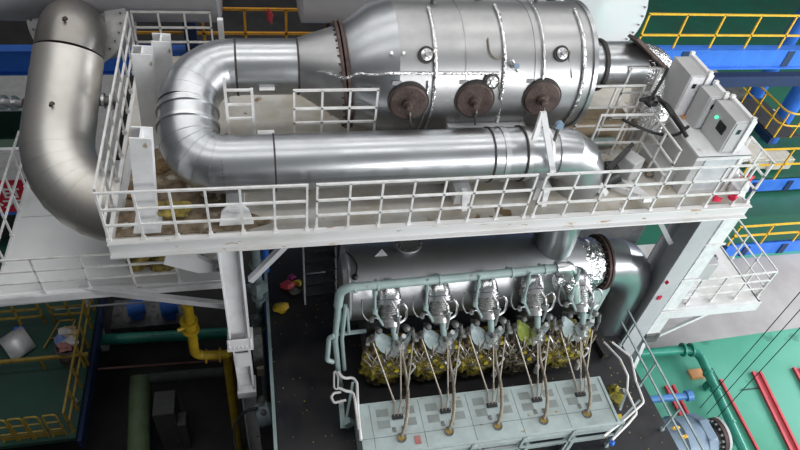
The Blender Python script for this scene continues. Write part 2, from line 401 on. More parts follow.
# ================================================================ EXHAUST SILENCER
SY, SZ, SR = 10.1, 8.2, 1.18
def oncyl(a, b, y, z, r):                            # where a line of sight meets a cylinder lying along X
    d = ray(a, b); o = EYE-V((0,y,z)); A = d.y**2+d.z**2; B = o.y*d.y+o.z*d.z; C = o.y**2+o.z**2-r*r
    t = (-B-math.sqrt(max(0, B*B-A*C)))/A; p = EYE+d*t; return p, V((0,p.y-y,p.z-z)).normalized()
def arc(x, a0, a1, r, n=12, y=SY, z=SZ):             # arc round the X axis, angle measured from -Y upwards
    return [V((x, y-r*math.cos(a0+(a1-a0)*k/n), z+r*math.sin(a0+(a1-a0)*k/n))) for k in range(n+1)]
sil = thing('exhaust_silencer', (4,SY,6.65), 'huge horizontal steel silencer drum with three rusty round hatches', 'silencer')
X = V((1,0,0))
MB().lathe((2.38,SY,SZ), X, [(0,SR-.02),(0,SR),(1.15,SR),(1.15,SR+.012),(1.19,SR+.012),(1.19,SR),(2.42,SR),(2.42,SR+.012),(2.46,SR+.012),(2.46,SR),(3.56,SR),(3.56,SR-.02)], 64).build('shell', steel, sil)
FC, FA = V((1.56,SY-.02,SZ-.17)), V((1,0,.10))
loft_rings([((.76,SY,SZ),X,.5),((.78,SY,SZ),X,.51),(FC-FA*.04,FA,.88)]).build('inlet_cone', steel, sil)
loft_rings([(FC+FA*.04,FA,.90),((2.0,SY,SZ-.05),X,SR-.06),((2.38,SY,SZ),X,SR)]).build('expansion_cone', steel2, sil)
fl = MB().ring(FC-FA*.04, FA, .7, .97, .05, 56).ring(FC+FA*.04, FA, .7, .97, .05, 56).build('bolted_flange', brown, sil, label='rusty brown bolted flange')
bolt_set(FC-FA*.08, -FA, .925, 40, .018, .03, rust, fl, 'flange_bolt')
MB().lathe((5.92,SY,SZ), X, [(0,SR-.1),(0,SR+.04),(.08,SR+.04),(.08,SR-.03),(.26,.86),(.34,.55),(.34,.2)], 56).build('end_head', steel2, sil)
MB().lathe((6.2,SY,SZ), X, [(0,.3),(0,.46),(1.3,.46),(1.3,.3)], 40).build('outlet_stub', steel2, sil)
MB().lathe((6.58,SY,SZ), X, [(0,.45),(0,.51),(.07,.51),(.07,.45)], 40).build('outlet_gasket', darkband, sil, label='black gasket ring round the outlet')
for k, p in enumerate(((408,101),(474,99),(541,97))):
    c, n = oncyl(*p, SY, SZ, SR); n = (n+V((-.12,-.25,.0))).normalized()
    h = MB().lathe(c-n*.12, n, [(0,.36),(.17,.36),(.17,.30),(.12,.30)], 36).build('hatch', darkband, sil)
    MB().lathe(c-n*.05, n, [(0,.335),(.10,.335),(.13,.31),(.135,.12),(.16,.11),(.16,.0)], 36).build('hatch_plate', rust, h)
    mm = MB().lathe(c+n*.10, n, [(0,.10),(.05,.10),(.06,.06),(.16,.055),(.17,.0)], 16); mm.bolts(c+n*.10, n, .085, 6, .014, .06); mm.build('hatch_boss', rust, h)
    mm = MB().tube(smooth_path([c+n*.12, c+n*.2+V((.02,-.05,-.12)), c+n*.12+V((.06,0,-.3)), c+V((.1,-.08,-.5))]), .02, 6); mm.build('drain_pipe', cast, h)
for k, p in enumerate(((426,55),(491,81),(561,54))):
    c, n = oncyl(*p, SY, SZ, SR)
    h = MB().lathe(c-n*.03, n, [(0,.145),(.07,.145),(.07,.10),(.05,.10)], 28).build('inspection_port', darkband, sil)
    mm = MB().lathe(c, n, [(0,.10),(.06,.10),(.075,.05),(.13,.04),(.13,0)], 16); mm.bolts(c+n*.05, n, .075, 6, .014, .04); mm.build('port_cover', alu, h)
    mm = MB().tube(smooth_path([c+n*.1, c+n*.14+V((.09,0,.03)), c+n*.05+V((.16,-.03,-.12)), oncyl(p[0]+11, p[1]+24, SY, SZ, SR+.02)[0]]), .012, 6); mm.build('sensor_cable', wire, h)
for a, b in (((397,83),.055),((464,82),.055),((531,81),.055)):
    c, n = oncyl(*a, SY, SZ, SR+.005); MB().box(c, (.16,.012,.07), Matrix.Rotation(-math.atan2(n.z,-n.y)*1, 3, 'X')).build('name_plate', glassd, sil)
# insulated cable runs along and round the shell
mm = MB(); pts = [oncyl(q, 73.5+(1 if q < 400 else 0)*.0, SY, SZ, SR+.025)[0] for q in (388,430,470,500)]; mm.tube(pts, .024, 7); mm.build('long_cable_run', foil, sil)
mm = MB().tube(smooth_path([fy(318,72,9.44), fy(331,74,9.22), fy(345,78,9.07), fy(358,73.5,9.03), fy(372,74.5,8.97), fy(390,73.5,8.9)]), .02, 6); mm.build('cone_cable_run', foil, sil)
mm = MB().tube(arc(2.98, .1, 1.5, SR+.03), .035, 8); mm.tube(arc(2.98, -1.0, .1, SR+.03), .022, 8); mm.tube(arc(2.86, -1.0, .35, SR+.03), .018, 8); mm.build('round_cable_run', foil, sil)
mm = MB().tube(arc(4.22, .05, 1.6, SR+.03), .033, 8); mm.build('round_cable_run', foil, sil)
mm = MB().tube(arc(5.72, -.9, 1.5, SR+.03), .035, 8); mm.build('round_cable_run', foil, sil)
mm = MB().tube(arc(4.95, -.2, .95, SR+.035), .022, 8); mm.tube(smooth_path(arc(4.95,.95,1.9,SR+.04)+[]), .016, 8); mm.build('impulse_pipe', foil, sil)
mm = MB().tube(smooth_path([oncyl(*q, SY, SZ, SR+.03)[0] for q in ((488,38),(490,52),(497,59),(503,56),(507,48))]), .014, 6); mm.build('drooping_cable', hosem, sil)
c, n = oncyl(514, 66, SY, SZ, SR+.05)
h = MB().cyl(c-n*.03, c+n*.10, .055).cyl(c+V((-.07,0,.12)), c+V((.09,0,-.1)), .03).build('pressure_valve', alu, sil)
MB().cyl(c+n*.10, c+n*.13, .05).build('valve_cap', motorb, h, label='blue valve cap')
for (q, r) in (((433,3),.05),((478,0),.07),((536,2),.04)):
    c, n = oncyl(*q, SY, SZ, SR); MB().cyl(c-n*.02, c+n*.16, r).cyl(c+n*.16, c+n*.2, r*1.5, n=8).build('top_nozzle', cast, sil)
for q in ((391,53.5),(403,53.5)):
    c, n = oncyl(*q, SY, SZ, SR); MB().cyl(c, c+n*.05, .03).build('stud', foil, sil)
for x in (2.9, 5.5):
    m = MB(); m.prism([(x-.15,SY-.9,6.65),(x-.15,SY+.9,6.65),(x-.15,SY+.9,7.45),(x-.15,SY+.45,7.08),(x-.15,SY,6.98),(x-.15,SY-.45,7.08),(x-.15,SY-.9,7.42)], (.3,0,0)); m.build('saddle', colgrey, sil)
# outlet hood and foil wrapped bend at the right
hood = thing('outlet_bend', (7.7,SY,6.65), 'crumpled foil wrapped bend with dark flange at the right end of the silencer', 'pipe')
m = MB().tube(fillet([(7.5,SY,SZ),(8.0,SY,SZ),(8.05,9.75,7.0)], .45, 8), .42, 28); m.build('foil_bend', foil, hood)
m = MB(); a = fy(633,37,10.0); b = fy(662,66,9.7); m.bar(a, b, .5, .06, (1,0,.5)); m.build('dark_flange_plate', rust, hood)
m = MB(); m.bar((7.85,9.7,7.3),(8.4,9.55,6.9),.3,.25); m.blob((8.1,9.6,7.0),.32,3,16,.2); m.build('foil_lagging', foil, hood)
# ================================================================ EXHAUST DUCT (U-bend and long lower pipe)
PY, PZ, PR = 8.31, 7.5, .48
ux = thing('exhaust_duct', (2,PY,6.65), 'bright steel pipe making a U-bend and running along the walkway front', 'pipe')
up_, lo_ = V((-1.14,SY,SZ)), V((-1.14,PY,PZ))
ub = fillet([(-.30,SY,SZ), up_, lo_, (-.55,PY,PZ)], [0,.9,.58,0], 6)
MB().tube([(-.30,SY,SZ),(.78,SY,SZ)], .49, 44).build('inlet_pipe', steel2, ux)
n_ = len(ub)
MB().tube(ub[:8], .49, 44).build('upper_elbow', steel2, ux, ang=9)
MB().tube(ub[7:], .485, 44).build('lower_elbow', steel2, ux, ang=9)
for i in list(range(2,7))+list(range(9,14)):
    d_ = (ub[i+1]-ub[i-1]).normalized(); MB().lathe(ub[i]-d_*.006, d_, [(0,.45),(0,.494),(.012,.494),(.012,.45)], 44).build('gore_seam', steel2, ux)
mid = (ub[7]+ub[8])/2; dd = (ub[8]-ub[7]).normalized()
for k, o in enumerate((-.16, .13)):
    MB().lathe(mid+dd*(o-.03), dd, [(0,.46),(0,.515),(.06,.515),(.06,.46)], 44).build('clamp_band', band, ux)
for x in (-.31, .745): MB().lathe((x-.02,SY,SZ), X, [(0,.46),(0,.502),(.035,.502),(.035,.46)], 44).build('seam_band', darkband, ux, label='dark gasket seam')
for i, (x0, x1) in enumerate(((-.59,.22),(.24,3.95),(3.98,4.55),(4.58,5.0))):
    MB().tube([(x0,PY,PZ),(x1,PY,PZ)], PR, 48).build('pipe_section', steel2, ux)
for x, r in ((-.58,.484),(.23,.486),(3.96,.50),(4.56,.51)): MB().lathe((x-.015,PY,PZ), X, [(0,.46),(0,r),(.03,r),(.03,.46)], 48).build('seam_band', darkband, ux, label='dark gasket seam')
for x in (4.2, 4.62): MB().lathe((x-.05,PY,PZ), X, [(0,.46),(0,.50),(.1,.50),(.1,.46)], 48).build('clamp_band', band, ux)
MB().tube([(5.0,PY,PZ),(5.22,PY,PZ)], .44, 40).build('bellows_neck', steel, ux)
MB().lathe((5.0,PY,PZ), X, [(0,.4),(0,.51),(.05,.51),(.05,.4)], 40).build('clamp_band', plas, ux)
MB().tube(fillet([(5.2,PY,PZ),(5.92,PY,PZ),(5.95,PY,6.4)], .70, 4), .47, 40).build('down_elbow', steel2, ux, ang=12)
MB().tube([(5.95,PY,6.45),(6.0,PY,4.9)], .44, 40).build('riser', steel2, ux)
MB().lathe((5.95,PY,6.42), (0,0,1), [(0,.4),(0,.48),(.08,.48),(.08,.4)], 40).build('clamp_band', band, ux)
for p, a in (((265,134),0),): pass
for q in ((266,133.5),):
    c, n = oncyl(*q, PY, PZ, PR); MB().box(c+n*.006, (.27,.004,.10), Matrix.Rotation(math.atan2(n.y,n.z)*-1, 3, 'X')).build('paper_label', paper, ux)
c, n = oncyl(267, 87, SY, SZ, .49); MB().box(c+n*.01, (.26,.004,.14), Matrix.Rotation(math.atan2(n.y,n.z)*-1, 3, 'X')).build('paper_label', paper, ux)
sp = 'white pipe saddles under the long lower pipe'
for i, (x, lab) in enumerate(((-.45,'white lug plate saddle under the left end of the lower pipe'),(3.55,'white post saddle under the right half of the lower pipe'),(5.1,'white saddle under the lower pipe beside its right elbow'))):
    t = thing('pipe_saddle', (x,PY,6.65), lab, 'support', sp)
    m = MB(); m.box((x,PY-.05,6.80),(.30,.62,.3)); m.build('pedestal', white, t)
    m = MB(); m.prism([(x-.28,7.72,6.66),(x+.28,7.72,6.66),(x+.22,7.72,6.98),(x+.12,7.72,7.1),(x-.12,7.72,7.1),(x-.22,7.72,6.98)], (0,.05,0)) if i == 0 else m.bar((x,7.8,6.66),(x-.05,7.84,7.1),.12,.1)
    if i == 0: m.bar((x-.1,7.71,7.0),(x+.1,7.71,7.0),.01,.06)
    m.build('lug', white, t)
t = thing('pipe_hanger', fy(545,150,7.75), 'white triangular hanger plate over the right elbow of the lower pipe', 'bracket')
a, b, c = fy(543,112,8.0), fy(553,172,7.7), fy(534,140,7.9); m = MB(); m.bar(a, b, .10, .06, (0,1,0)); m.bar(a, c, .09, .06, (0,1,0)); m.bar((a+b)/2, (a+c)/2+V((.02,0,0)), .05, .05); m.build('plate', white, t)
t = thing('dial_valve', fy(558,128,8.0), 'small blue topped gauge valve behind the right elbow', 'valve')
c = fy(558,130,8.1); m = MB().cyl(c-V((0,0,.35)), c+V((0,0,.1)), .03); m.build('stem', cast, t); MB().cyl(c+V((0,-.03,.1)), c+V((0,.05,.1)), .07).build('dial', motorb, t)
for k, q in enumerate(((497,121),)):
    c, n = oncyl(*q, PY, PZ, PR); t = thing('thermowell', c, 'small brass topped probe standing on the lower pipe near its right band', 'probe')
    MB().cyl(c-n*.02, c+V((0,0,.10)), .035).build('socket', alu, t); MB().cyl(c+V((0,0,.1)), c+V((0,0,.26)), .012).build('stem', alu, t)
# ================================================================ BIG LEFT DUCT
ld = thing('intake_duct', (-3.5,10.6,5), 'large bright steel duct bending down beside the walkway left end', 'duct')
q0, q1, K, E_ = fd(76,27,13.5), fd(72,33,12.38), fd(50,196,12.05), fd(215,228,12.0)
p_top = fillet([q0, q1, q1.lerp(K,.5)], .55, 6); p_bot = fillet([q1.lerp(K,.3), K, E_], 1.35, 7)
collar = mat('aged_collar_steel', (.30,.29,.275), .42, 1, (.28,.26,.23), 2)
MB().tube([p_top[0]]+p_top[1:7]+[p_top[7].lerp(p_top[8],.05)], .612, 48).build('top_elbow', collar, ld)
MB().tube([q1.lerp(K,.135), q1.lerp(K,.27)], .622, 48).build('duct_section', steelw, ld)
MB().tube([q1.lerp(K,.268), q1.lerp(K,.50)], .630, 48).build('duct_section', steelw, ld)
MB().tube([q1.lerp(K,.498)]+p_bot[1:], .64, 48).build('elbow', steelw, ld, ang=9)
for i in range(2, 8):
    d_ = (p_bot[i+1]-p_bot[i-1]).normalized(); MB().lathe(p_bot[i]-d_*.006, d_, [(0,.6),(0,.645),(.012,.645),(.012,.6)], 48).build('gore_seam', steelw, ld)
for q in ((65,20),(52,105)):
    c = fd(*q, 11.86 if q[1] < 50 else 11.6); MB().cyl(c+V((0,.1,0)), c+V((0,-.09,.05)), .028, n=10).cyl(c+V((0,.03,0)), c+V((0,.01,.01)), .05, n=12).build('probe_nozzle', rust, ld)
c = fd(40,118,11.75); MB().cyl(c+V((0,.05,0)), c+V((0,-.05,.04)), .05, n=12).build('blank_cap', cast, ld)
# tank above with the bolted saddle ring
tl = thing('buffer_tank', (-4.5,14.15,6.9), 'large pale grey horizontal tank at the top left with bolted saddle ring', 'tank')
TY, TZ, TR = 14.15, 8.25, 1.25
tankm = mat('tank_paint', (.42,.42,.45), .4, 0, (.34,.34,.37), .6)
MB().lathe((-14,TY,TZ), X, [(0,.5),(.3,TR-.2),(.6,TR),(13.3,TR),(13.35,TR-.15),(13.4,.6)], 56).build('tank_shell', tankm, tl)
rc_ = fd(77,17,13.15); rn = (-FW+V((-.05,-.25,0))).normalized()
rg = MB().ring(rc_, rn, .60, 1.02, .10, 48).build('saddle_ring', mat('ring_paint', (.55,.55,.56), .5, 0, (.40,.39,.38), 3, spots=((.25,.13,.07),4,.68)), tl)
bolt_set(rc_+rn*.05, rn, .92, 30, .02, .03, cast, rg, 'ring_bolt')
m = MB(); m.tube([rc_, rc_-rn*1.3], .70, 40); m.build('branch_neck', tankm, tl)
for x in (-10,-1.5):
    m = MB(); m.bar((x,TY+.8,TZ-.6),(x,TY+.9,-3.5),.3,.3); m.build('tank_leg', blued, tl)
t2 = thing('buffer_tank', (4,14.15,6.9), 'long pale grey horizontal tank along the top edge above the silencer', 'tank')
MB().lathe((1.0,TY,TZ), X, [(0,.3),(.05,TR-.2),(.1,TR),(5.6,TR),(5.7,TR-.2)], 56).build('tank_shell', tankm, t2)
for x in (2,5.5):
    m = MB(); m.bar((x,TY+.8,TZ-.6),(x,TY+.9,-3.5),.3,.3); m.build('tank_leg', blued, t2)
dc = fy(601,4,12.9); dr = thing('flanged_drum', dc-V((0,0,1)), 'pale round drum end with a bolted rim at the top right of the silencer', 'drum')
dn = V((-.10,-.9,.42)).normalized()
dm = mat('pale_drum_paint', (.55,.66,.66), .4, 0, (.62,.64,.66), .8)
MB().lathe(dc, dn, [(-.5,1.0),(0,1.0),(0,1.12),(.08,1.12),(.08,.2),(.10,.1)], 48).build('end_cover', dm, dr)
bolt_set(dc+dn*.09, dn, 1.05, 32, .022, .04, cast, dr, 'rim_bolt')
MB().tube([dc-dn*.4, dc-dn*2.5], .95, 40).build('drum_body', tankm, dr)
m = MB(); m.bar(dc-dn*2.2-V((0,0,.6)), V((dc.x+.2,dc.y+2.8,-1.2)), .4); m.build('leg', blued, dr)

a, b = fy(447,127,9.0), fy(524,126,9.0); sl = thing('pale_ledge', (a.x,9.0,6.65), 'pale flat ledge on short legs between the silencer drum and the lower pipe', 'ledge')
MB().bar(a, b, .16, .10).build('shelf_bar', white, sl)
for k in (.1,.9): q = a.lerp(b,k); MB().bar((q.x,q.y,6.65), q, .07).build('leg', white, sl)
q = fy(221,40,11.2); tag(MB().bar((q.x,11.2,6.65), fy(220,19,11.2), .10).build('marker_post', white), 'short white post behind the pipe U-bend beside the orange-yellow railing', 'post')
# ================================================================ ENGINE DECK
DZ = 2.0
m = MB(); m.prism([(0,2.0,DZ-.12),(8.62,2.0,DZ-.12),(8.36,8.6,DZ-.12),(8.30,14,DZ-.12),(0,14,DZ-.12)], (0,0,.12))
def deck_mat():
    mt = black; nt = mt.node_tree; N = nt.nodes; L = nt.links      # scattered yellow leaf-like specks on the rubber
    vo = N.new('ShaderNodeTexVoronoi'); vo.inputs['Scale'].default_value = 7.; tc = [n for n in N if n.type == 'TEX_COORD'][0]; L.new(tc.outputs['Object'], vo.inputs['Vector'])
    n2 = N.new('ShaderNodeTexNoise'); n2.inputs['Scale'].default_value = .9; L.new(tc.outputs['Object'], n2.inputs['Vector'])
    ad = N.new('ShaderNodeMath'); ad.operation = 'MULTIPLY_ADD'; L.new(n2.outputs['Fac'], ad.inputs[0]); ad.inputs[1].default_value = -.26; L.new(vo.outputs['Distance'], ad.inputs[2])
    lt = N.new('ShaderNodeMath'); lt.operation = 'LESS_THAN'; L.new(ad.outputs[0], lt.inputs[0]); lt.inputs[1].default_value = -.045
    mx = N.new('ShaderNodeMix'); mx.data_type = 'RGBA'; b = N['Principled BSDF']; old = b.inputs['Base Color'].links[0].from_socket
    L.new(lt.outputs[0], mx.inputs[0]); L.new(old, mx.inputs[6]); mx.inputs[7].default_value = (.30,.24,.05,1); L.new(mx.outputs[2], b.inputs['Base Color'])
deck_mat()
struct(m.build('floor_engine_deck', black))
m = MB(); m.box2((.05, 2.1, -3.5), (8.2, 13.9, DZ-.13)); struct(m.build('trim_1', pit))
tag(MB().bar((-.03,2,DZ+.03),(-.03,14,DZ+.03),.07,.14).build('kerb_plate', teal), 'long pale teal kerb strip along the left edge of the black engine deck', 'kerb')
railing('pale teal guard railing along the right edge of the black engine deck', (8.36,3.0,DZ), (8.30,8.5,DZ), 6, coverm, 1.0, (.55,), .036)
# steep stair from the walkway
st = thing('steep_stair', (1.2,9.6,DZ), 'steep dark stair from the black deck up to the walkway', 'stairs')
f0, f1 = fz(305,303,DZ), fz(336,298,DZ)
dv = V((0,1.9,4.4))
for f in (f0, f1):
    m = MB(); m.bar(f, f+dv, .035, .20); m.build('stringer', colgrey, st)
for k in range(1, 16):
    a = f0+dv*(k/16); b = f1+dv*(k/16); m = MB(); m.bar(a, b, .24, .03, (0,0,1)); m.build('tread', tread, st)
tag(MB().box(fy(315,271,10.4)+V((0,-.1,.06)), (.5,.1,.04)).build('crumpled_foil', foil), 'scrap of crumpled foil lying on a tread of the steep stair', 'scrap')
# ================================================================ EXHAUST MANIFOLD
MY, MZ = 8.31, 4.15
MZ = 4.2
mf = thing('exhaust_manifold', (4.3,MY,DZ), 'long horizontal steel exhaust manifold drum behind the engine heads', 'pipe')
MB().lathe((1.62,MY,MZ), X, [(0,.5),(0,.82),(.03,.82),(1.5,.82),(3.0,.82),(4.6,.82),(5.2,.56),(5.62,.54)], 56).build('drum', steeld, mf)
MB().lathe((1.56,MY,MZ), X, [(0,.55),(0,.80),(.06,.80),(.06,.74),(.13,.74)], 48).build('end_flange', colgrey, mf)
MB().lathe((1.46,MY,MZ), X, [(0,.3),(.02,.5),(.12,.62),(.2,.62)], 40).build('end_cover', steel, mf)
o = MB(); o.lathe((6.6,MY,MZ), X, [(0,.5),(0,.565),(.1,.60),(.2,.565),(.3,.595),(.4,.57),(.5,.6),(.62,.56),(.62,.4)], 40)
rq = random.Random(3)
for i in range(len(o.v)): o.v[i] = o.v[i]+V((rq.uniform(-.03,.03), rq.uniform(-.02,.02), rq.uniform(-.02,.02)))
o.build('foil_lagging', foil, mf, label='crumpled foil lagging')
fl = MB().ring((7.30,MY,MZ), X, .4, .64, .05, 40).build('bolted_flange', brown, mf, label='dark brown bolted flange')
MB().ring((7.38,MY,MZ), X, .4, .64, .05, 40).build('bolted_flange', brown, mf, label='dark brown bolted flange')
bolt_set((7.27,MY,MZ), (-1,0,0), .59, 20, .02, .04, rust, fl, 'flange_bolt')
MB().tube(fillet([(7.4,MY,MZ),(8.3,MY,MZ),(8.22,MY-.05,1.2)], .82, 5), .57, 40).build('elbow', steel2, mf, ang=10)
c, n = oncyl(409, 246, MY, MZ, .84)
MB().lathe((c.x-.04,MY+.14,MZ+.76), (0,0,1), [(0,.22),(.16,.22),(.16,.30),(.20,.30),(.20,0)], 28).build('top_nozzle', alu, mf)
bolt_set((c.x-.04,MY+.14,MZ+.97), (0,0,1), .26, 14, .02, .03, cast, mf, 'nozzle_bolt')
c, n = oncyl(381, 254, MY, MZ, .84); m = MB(); m.add([c+V((-.2,-.05,-.12)),c+V((.22,-.05,-.14)),c+V((.0,.12,.0)),c+n*.16], [(0,1,2),(0,1,3),(1,2,3),(0,2,3)]); m.build('lifting_wedge', steel, mf)
c, n = oncyl(569, 240, MY, MZ, .7); m = MB(); m.prism([c+V((-.2,-.1,-.2)),c+V((.2,-.1,-.2)),c+V((.05,-.1,.22)),c+V((-.08,-.1,.22))], (0,.1,0)); m.build('lifting_lug', steel2, mf)
m = MB(); m.tube(smooth_path([oncyl(*q, MY, MZ, .86)[0] for q in ((346,252),(353,258),(357,266),(356,274))]), .018, 6); c = oncyl(355,277,MY,MZ,.86)[0]; m.sph(c, .07); m.build('probe_cable', blackp, mf)
for x in (2.2, 6.0):
    m = MB(); m.box((x,MY,2.65),(.3,.9,1.3)); m.build('support_foot', cast, mf)
# ================================================================ CYLINDER HEADS
heads = 'row of five oily engine cylinder heads'
P0 = lambda a, b, y: fy(a, b, y)
foil2 = mat('smooth_foil', (.84,.84,.85), .24, 1, bump=.22, bscale=9., rvar=.06)
alu2 = mat('dull_aluminium', (.70,.70,.70), .35, .9, (.55,.55,.53), 9)
grease2 = mat('yellow_grease', (.50,.42,.04), .35, 0, (.30,.24,.03), 9)
def head():
    t = thing('cylinder_head', (2.45,7.0,DZ), 'first oily yellow cylinder head from the left, next to the bent teal pipe', 'engine head', heads)
    # exhaust stub: foil dome, bolted ring, bellows
    a, b = P0(389,290,7.62), P0(390.5,317,7.2); ax = (b-a).normalized(); Lg = (b-a).length
    MB().lathe(a-ax*.22, ax, [(0,.02),(.03,.11),(.10,.18),(.2,.225),(.32,.25),(.40,.25),(.41,.18)], 28).build('foil_dome', foil2, t)
    r_ = MB().lathe(a+ax*.19, ax, [(0,.2),(0,.285),(.035,.285),(.035,.25),(.06,.25),(.06,.285),(.095,.285),(.095,.2)], 28).build('bolted_ring', alu, t)
    bolt_set(a+ax*.29, ax, .255, 14, .02, .03, cast, r_, 'ring_bolt')
    pr = [(0,.18)]
    for k in range(6): pr += [(.03+k*.04,.18),(.05+k*.04,.197)]
    pr += [(.29,.18),(.29,.215),(.34,.215),(.34,.15),(.44,.15),(.44,.1)]
    MB().lathe(a+ax*.28, ax, pr, 24).build('bellows', alu2, t)
    MB().tube(fillet([b+V((0,.02,0)), b+V((.02,.06,-.25)), b+V((.06,.35,-.6))], .15, 5), .15, 16).build('outlet_elbow', cast, t)
    # casting
    m = MB(); m.box((2.42,7.38,2.60), (.80,.5,1.05)); m.blob((2.2,7.2,2.62), .27, 1, 20, .26, (1,.8,1.3)); m.blob((2.64,7.2,2.55), .25, 2, 20, .28, (1,.8,1.3)); m.blob((2.42,7.14,2.36), .28, 5, 20, .24, (1.2,.7,.7))
    m.blob((2.06,7.22,2.98), .24, 8, 16, .3); m.blob((2.80,7.26,2.98), .24, 9, 16, .3); m.blob((2.06,7.2,2.55), .2, 21, 16, .3); m.blob((2.82,7.22,2.5), .2, 22, 16, .3); m.blob((2.45,7.2,2.86), .2, 19, 16, .3)
    m.build('casting', grease, t, bevel=.05)
    m = MB(); m.box((2.42,7.42,2.1),(.86,.6,.25)); m.blob((2.5,7.12,2.2),.18,4,16,.3,(1.3,1,.6)); m.blob((2.2,7.12,2.2),.14,14,14,.3,(1.3,1,.6)); m.build('lower_flange', dkcast, t, bevel=.03)
    top = [P0(*q,7.06) for q in ((374,339),(378,337.5),(384,341),(390,344),(396,349),(398.5,353))]; bot = [P0(*q,6.98) for q in ((393,358),(387,356),(380,352),(376,346))]
    m = MB(); m.prism(top+bot, (.02,.14,.08)); m.build('rocker_cover', coverm, t, bevel=.025)
    m = MB(); m.blob(P0(399,345,7.0), .12, 11, 14, .35); m.blob(P0(396,352,6.98), .10, 12, 12, .35); m.blob(P0(403,350,6.98), .09, 13, 12, .35); m.cyl(P0(398,341,7.0), P0(404,336,6.9), .05, n=10); m.build('valve_bracket', alu2, t)
    m = MB(); m.prism([P0(403,342,7.05),P0(410,335,7.05),P0(411,339,7.0),P0(405,349,7.0)], (.02,.08,.05)); m.build('connector_plate', coverm, t, bevel=.01)
    for (q, r) in (((379,331),.068),((407,328.5),.075)):
        c = P0(*q, 7.0); mm = MB().sph(c, r, 14); mm.cyl(c+V((0,.03,0)), c+V((0,.2,-.2)), r*.75, n=12); mm.build('breather_knob', cast, t)
    m = MB(); m.cyl(P0(393,324,7.05), P0(395.5,338,6.95), .065, n=14); m.build('teal_neck', teal, t, label='pale teal neck pipe')
    m = MB(); m.tube(fillet([P0(394,337,7.0),P0(398,341,6.95),P0(400,350,6.95)],.08,4), .045, 10); m.build('neck_bend', cast, t)
    # small feed pipe from the rail above
    m = MB(); m.tube(fillet([P0(374.5,283,7.15),P0(375,300,7.12),P0(375,312,7.1),P0(383,325,7.0)], .06, 4), .028, 8); m.cyl(P0(375,289,7.15),P0(375,294,7.14),.05,n=8).cyl(P0(375,308,7.12),P0(375,313,7.1),.055,n=8); m.build('feed_pipe', teal, t)
    m = MB(); c = P0(371.5,320,7.05); m.tube(smooth_path([P0(362,300,7.2),P0(362,312,7.15),P0(367,320,7.1),c]), .016, 6).cyl(c-V((.0,.04,0)), c+V((.02,.05,.0)), .04, n=10); m.tube(smooth_path([c, P0(377,318,7.05), P0(383,326,7.0)]), .016, 6); m.build('leak_pipe', alu, t)
    m = MB(); m.tube(fillet([P0(398,306,7.1),P0(403,302,7.05),P0(407,309,7.0),P0(406,319,6.95),P0(398,324,6.9)], .08, 5), .022, 8); m.build('loop_pipe', alu, t)
    m = MB(); m.tube(fillet([P0(392,300,7.2),P0(397,310,7.0),P0(399,322,6.9),P0(397,333,6.85)], .1, 4), .025, 8).blob(P0(397,318,6.95),.08,6,10,.3); m.build('injector_line', alu, t)
    rq = random.Random(12)
    for k in range(18):
        a0 = P0(368+2.4*k+rq.uniform(-2,2), 366+rq.uniform(-8,8), 6.98); a1 = a0+V((rq.uniform(-.12,.12),-.04,rq.uniform(.12,.3))); a2 = a1+V((rq.uniform(-.15,.15),.12,rq.uniform(.05,.25)))
        MB().tube(smooth_path([a0, a1, a2], 4), rq.choice((.010,.014,.02)), 6).build('small_line', (wire, hosem, alu2, leverm)[k % 4], t)
    for k, q in enumerate(((372,352),(377,361),(385,358),(391,363),(398,360),(404,357),(369,343),(408,350),(366,350),(370,364),(381,371),(396,370),(411,344),(373,340))):
        c = P0(q[0], q[1], 7.0); MB().cyl(c+V((0,.1,0)), c+V((rq.uniform(-.04,.04),-.05,.03)), rq.uniform(.03,.055), n=8).build('stud_nut', (rust, cast, alu2, grease2)[k % 4], t)
    for (p, q) in (((380,366),(378,379)),((384,373),(401,374)),((393,366),(397,374)),((376,369),(386,374))):
        MB().bar(P0(*p,7.05), P0(*q,6.98), .028).build('clamp_bar', alu2, t)
    m = MB(); m.tube(fillet([P0(408,364,7.02),P0(413,362,6.98),P0(415,367,6.98),P0(409,375,6.95),P0(408,379,6.95)], .08, 5), .026, 10).cyl(P0(408,377,6.95),P0(407,384,6.93),.055,n=14); m.build('cranked_lever', rail, t)
    m = MB(); m.tube([P0(412,329,7.0),P0(414,337,6.95)], [.05,.03], 8).cyl(P0(414,337,6.95),P0(413,345,6.92),.022,n=8); m.build('plug_connector', cast, t)
    return t
h0 = head(); DX = (fy(566,285,7.72)-fy(389,290,7.72)).x/4
for i, lab in enumerate(('second oily cylinder head from the left in the engine row','middle oily cylinder head of the five in the engine row','fourth oily cylinder head with a lime cover, right of the middle one','fifth cylinder head at the right end of the row under a foil wrapped elbow'), 1):
    d = dup(h0, (DX*i, -.04*i, .035*i), lab)
    if i in (3, 4):
        for ch in [q for q in bpy.data.objects if q.parent == d]:
            if i == 3 and ch.name.startswith('rocker_cover'): ch.data = ch.data.copy(); ch.data.materials[0] = lime
            if i == 3 and ch.name.startswith('casting'): ch.data = ch.data.copy(); ch.data.materials[0] = dkcast
